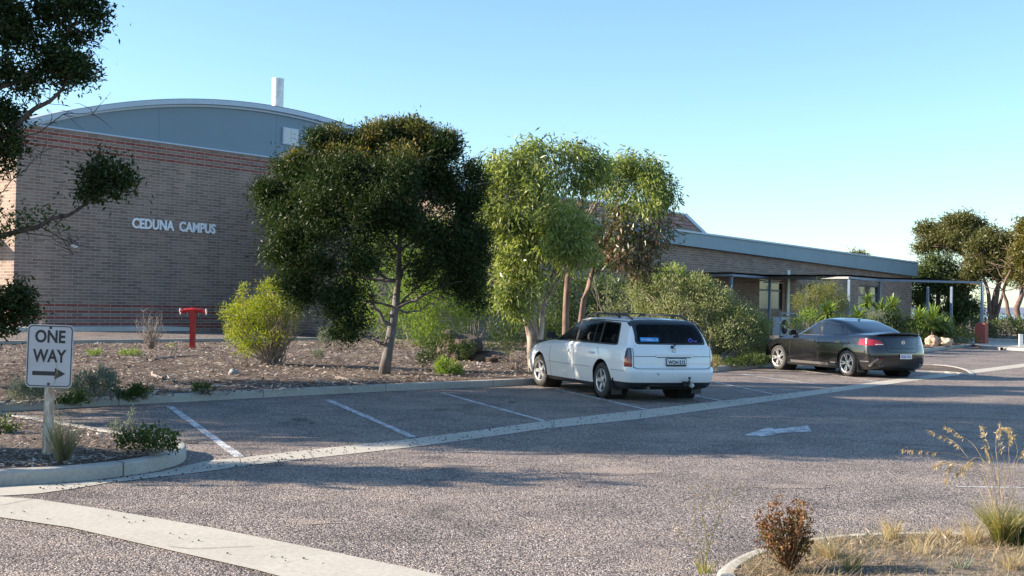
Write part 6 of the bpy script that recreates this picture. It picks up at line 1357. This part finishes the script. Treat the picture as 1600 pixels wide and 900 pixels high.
sticks = bedpts(260, -12, 12, .5, 13); chips('fallen_twigs', sticks, .3, 1.1, plain('stick', (.34,.28,.24), .85), 'fallen twigs and sticks lying on the long bed', 'twigs', .06, .025)
def inside(poly, n, z):
    xs = [p[0] for p in poly]; ys = [p[1] for p in poly]; out = []
    while len(out) < n:
        x = random.uniform(max(min(xs), -9), min(max(xs), 9)); y = random.uniform(max(min(ys), 5), max(ys))
        if inpoly(x, y, [(p[0], p[1]) for p in poly]): out.append((x, y, z+random.random()*.012))
    return np.array(out)
chips('island_mulch', inside(offset([(p.x, p.y) for p in isl], .17, True), 17000, .135), .02, .10, MT['fpink'], 'pale bark chips covering the sign island', 'mulch')
fi = offset([(p.x, p.y) for p in is2], .13, True)
chips('dry_litter', inside(fi, 16000, .105), .02, .12, leafmat('litter', [(.10,.06,.04), (.24,.16,.11), (.42,.31,.22), (.60,.52,.42)], .1, .8, .2), 'dry straw and leaf litter covering the front right island', 'litter', .3, .10)
def straw_cover(poly, n, z, mt, h0, h1, up, label):
    P = inside(poly, n, z); a = RNG.random(n)*2*np.pi; up_ = np.abs(RNG.normal(size=n))*up; D_ = unit(np.stack([np.cos(a), np.sin(a), up_], 1)); Ln = (h0+(h1-h0)*RNG.random(n)).reshape(-1,1); S_ = unit(np.cross(D_, (0.02,.03,1)))*.0016
    M_ = P+D_*Ln*.5; D2_ = unit(D_+RNG.normal(size=(n,3))*.25); T_ = M_+D2_*Ln*.5
    V = np.concatenate([np.stack([P-S_, P+S_, M_+S_, M_-S_], 1), np.stack([M_-S_, M_+S_, T_+S_*.3, T_-S_*.3], 1)]); o = quads_obj('dry_grass', V, mt); o['kind'] = 'stuff'; tag(o, label, 'dry grass')
straw_cover(fi, 15000, .10, MT['straw'], .05, .20, .35, 'matted dry straw lying over the front right island')
straw_cover(fi, 2600, .10, MT['grass_grey'], .03, .12, 1.4, 'sparse short grey-green grass growing over the front right island')
# dark pods along the concrete strip and gutter
pods = []
for _ in range(330):
    t_ = random.random(); x = 378+t_*(1250-378); y0 = np.interp(x, [p[0] for p in up_px], [p[1] for p in up_px]); y1 = np.interp(x, [p[0] for p in lo_px], [p[1] for p in lo_px]); pods.append(G(x, y0+(y1-y0)*random.gauss(.35,.35), .012))
for _ in range(120): x = random.uniform(60, 480); y = np.interp(x, [0,100,180,250,300,380,480], [766,760,750,740,731,724,716])+random.gauss(0,4); pods.append(G(x, y, .012))
for _ in range(20): x = random.uniform(0, 600); y = np.interp(x, [0,160,500,600], [792,812,880,905])+random.gauss(0,10); pods.append(G(x, y, .016))
m = MB()
for p in pods:
    r = random.uniform(.006, .013); m.add([(p.x+r*a, p.y+r*b_, p.z+r*c*.7) for a, b_, c in ((1,0,0),(-1,0,0),(0,1,0),(0,-1,0),(0,0,1),(0,0,-.6))], [(0,2,4),(2,1,4),(1,3,4),(3,0,4),(2,0,5),(1,2,5),(3,1,5),(0,3,5)])
po = m.build('seed_pods', plain('pod_dark', (.035,.028,.024), .8)); po['kind'] = 'stuff'; tag(po, 'tiny dark seed pods strewn along the concrete strip and gutter', 'seed pods')
# loose gravel and leaf scraps on the seal
gp = []
for _ in range(1500): x = random.uniform(0, 1600); y = random.uniform(640, 900); gp.append(tuple(G(x, y, .006)))
chips('road_scraps', np.array(gp), .01, .04, leafmat('scrap', [(.16,.10,.07), (.38,.27,.18), (.5,.42,.34)], 0, .8, .2), 'little scraps of bark and leaf on the road surface', 'litter', .15, .3)
# bark strips on the bed by the kerb
for lab, P in (('pale fallen branch lying near the kerb under the dark tree', [(525,592),(540,594),(552,601),(575,604)]), ('short pale fallen branch on the bed beside the silvery shrub', [(238,588),(252,593),(262,590),(268,598)]), ('thin long stick lying across the mulch in front of the hydrant', [(240,563),(270,559),(310,558)]), ('dry branch leaning on the kerb behind the mat plant', [(225,625),(245,618),(268,622)])):
    pts = [onground(*p)+Vector((0,0,.05)) for p in P]; m = MB(); m.tube(wob(pts, .01), list(np.linspace(.028, .012, len(pts))), 6); o = m.build('fallen_branch', MT['twig'], origin=tuple(pts[0])); tag(o, lab, 'branch')

# separate loose pieces of some parts into objects of their own
def split_loose(names):
    for o in list(bpy.data.objects):
        if o.type != 'MESH' or o.name.split('.')[0] not in names: continue
        bm = bmesh.new(); bm.from_mesh(o.data); bm.verts.ensure_lookup_table(); seen = set(); groups = []
        for v in bm.verts:
            if v.index in seen: continue
            st = [v]; seen.add(v.index); g = []
            while st:
                q = st.pop(); g.append(q.index)
                for e in q.link_edges:
                    k = e.other_vert(q)
                    if k.index not in seen: seen.add(k.index); st.append(k)
            groups.append(set(g))
        big = [g for g in groups if len(g) > 3]
        if len(big) < 2: bm.free(); continue
        for i, g in enumerate(big):
            b2 = bm.copy(); b2.verts.ensure_lookup_table(); bmesh.ops.delete(b2, geom=[v for v in b2.verts if v.index not in g], context='VERTS'); me = bpy.data.meshes.new(o.data.name); b2.to_mesh(me); b2.free()
            for m_ in o.data.materials: me.materials.append(m_)
            if i == 0: keep = me; continue
            c = o.copy(); c.data = me; COL.objects.link(c)
        o.data = keep; bm.free()
split_loose({'wall_capping','bolt','wheel_nut','side_window','window_surround','lower_valance','wing_end_wall','foot','bumper_scuff','cladding_joint','control_joint','light_insert','tailgate_gap','door_pillar','rear_wall','rub_strip','window_reveal','side_trim','wing_wall','flashing','concrete_joint','side_wall','wall_capping'})
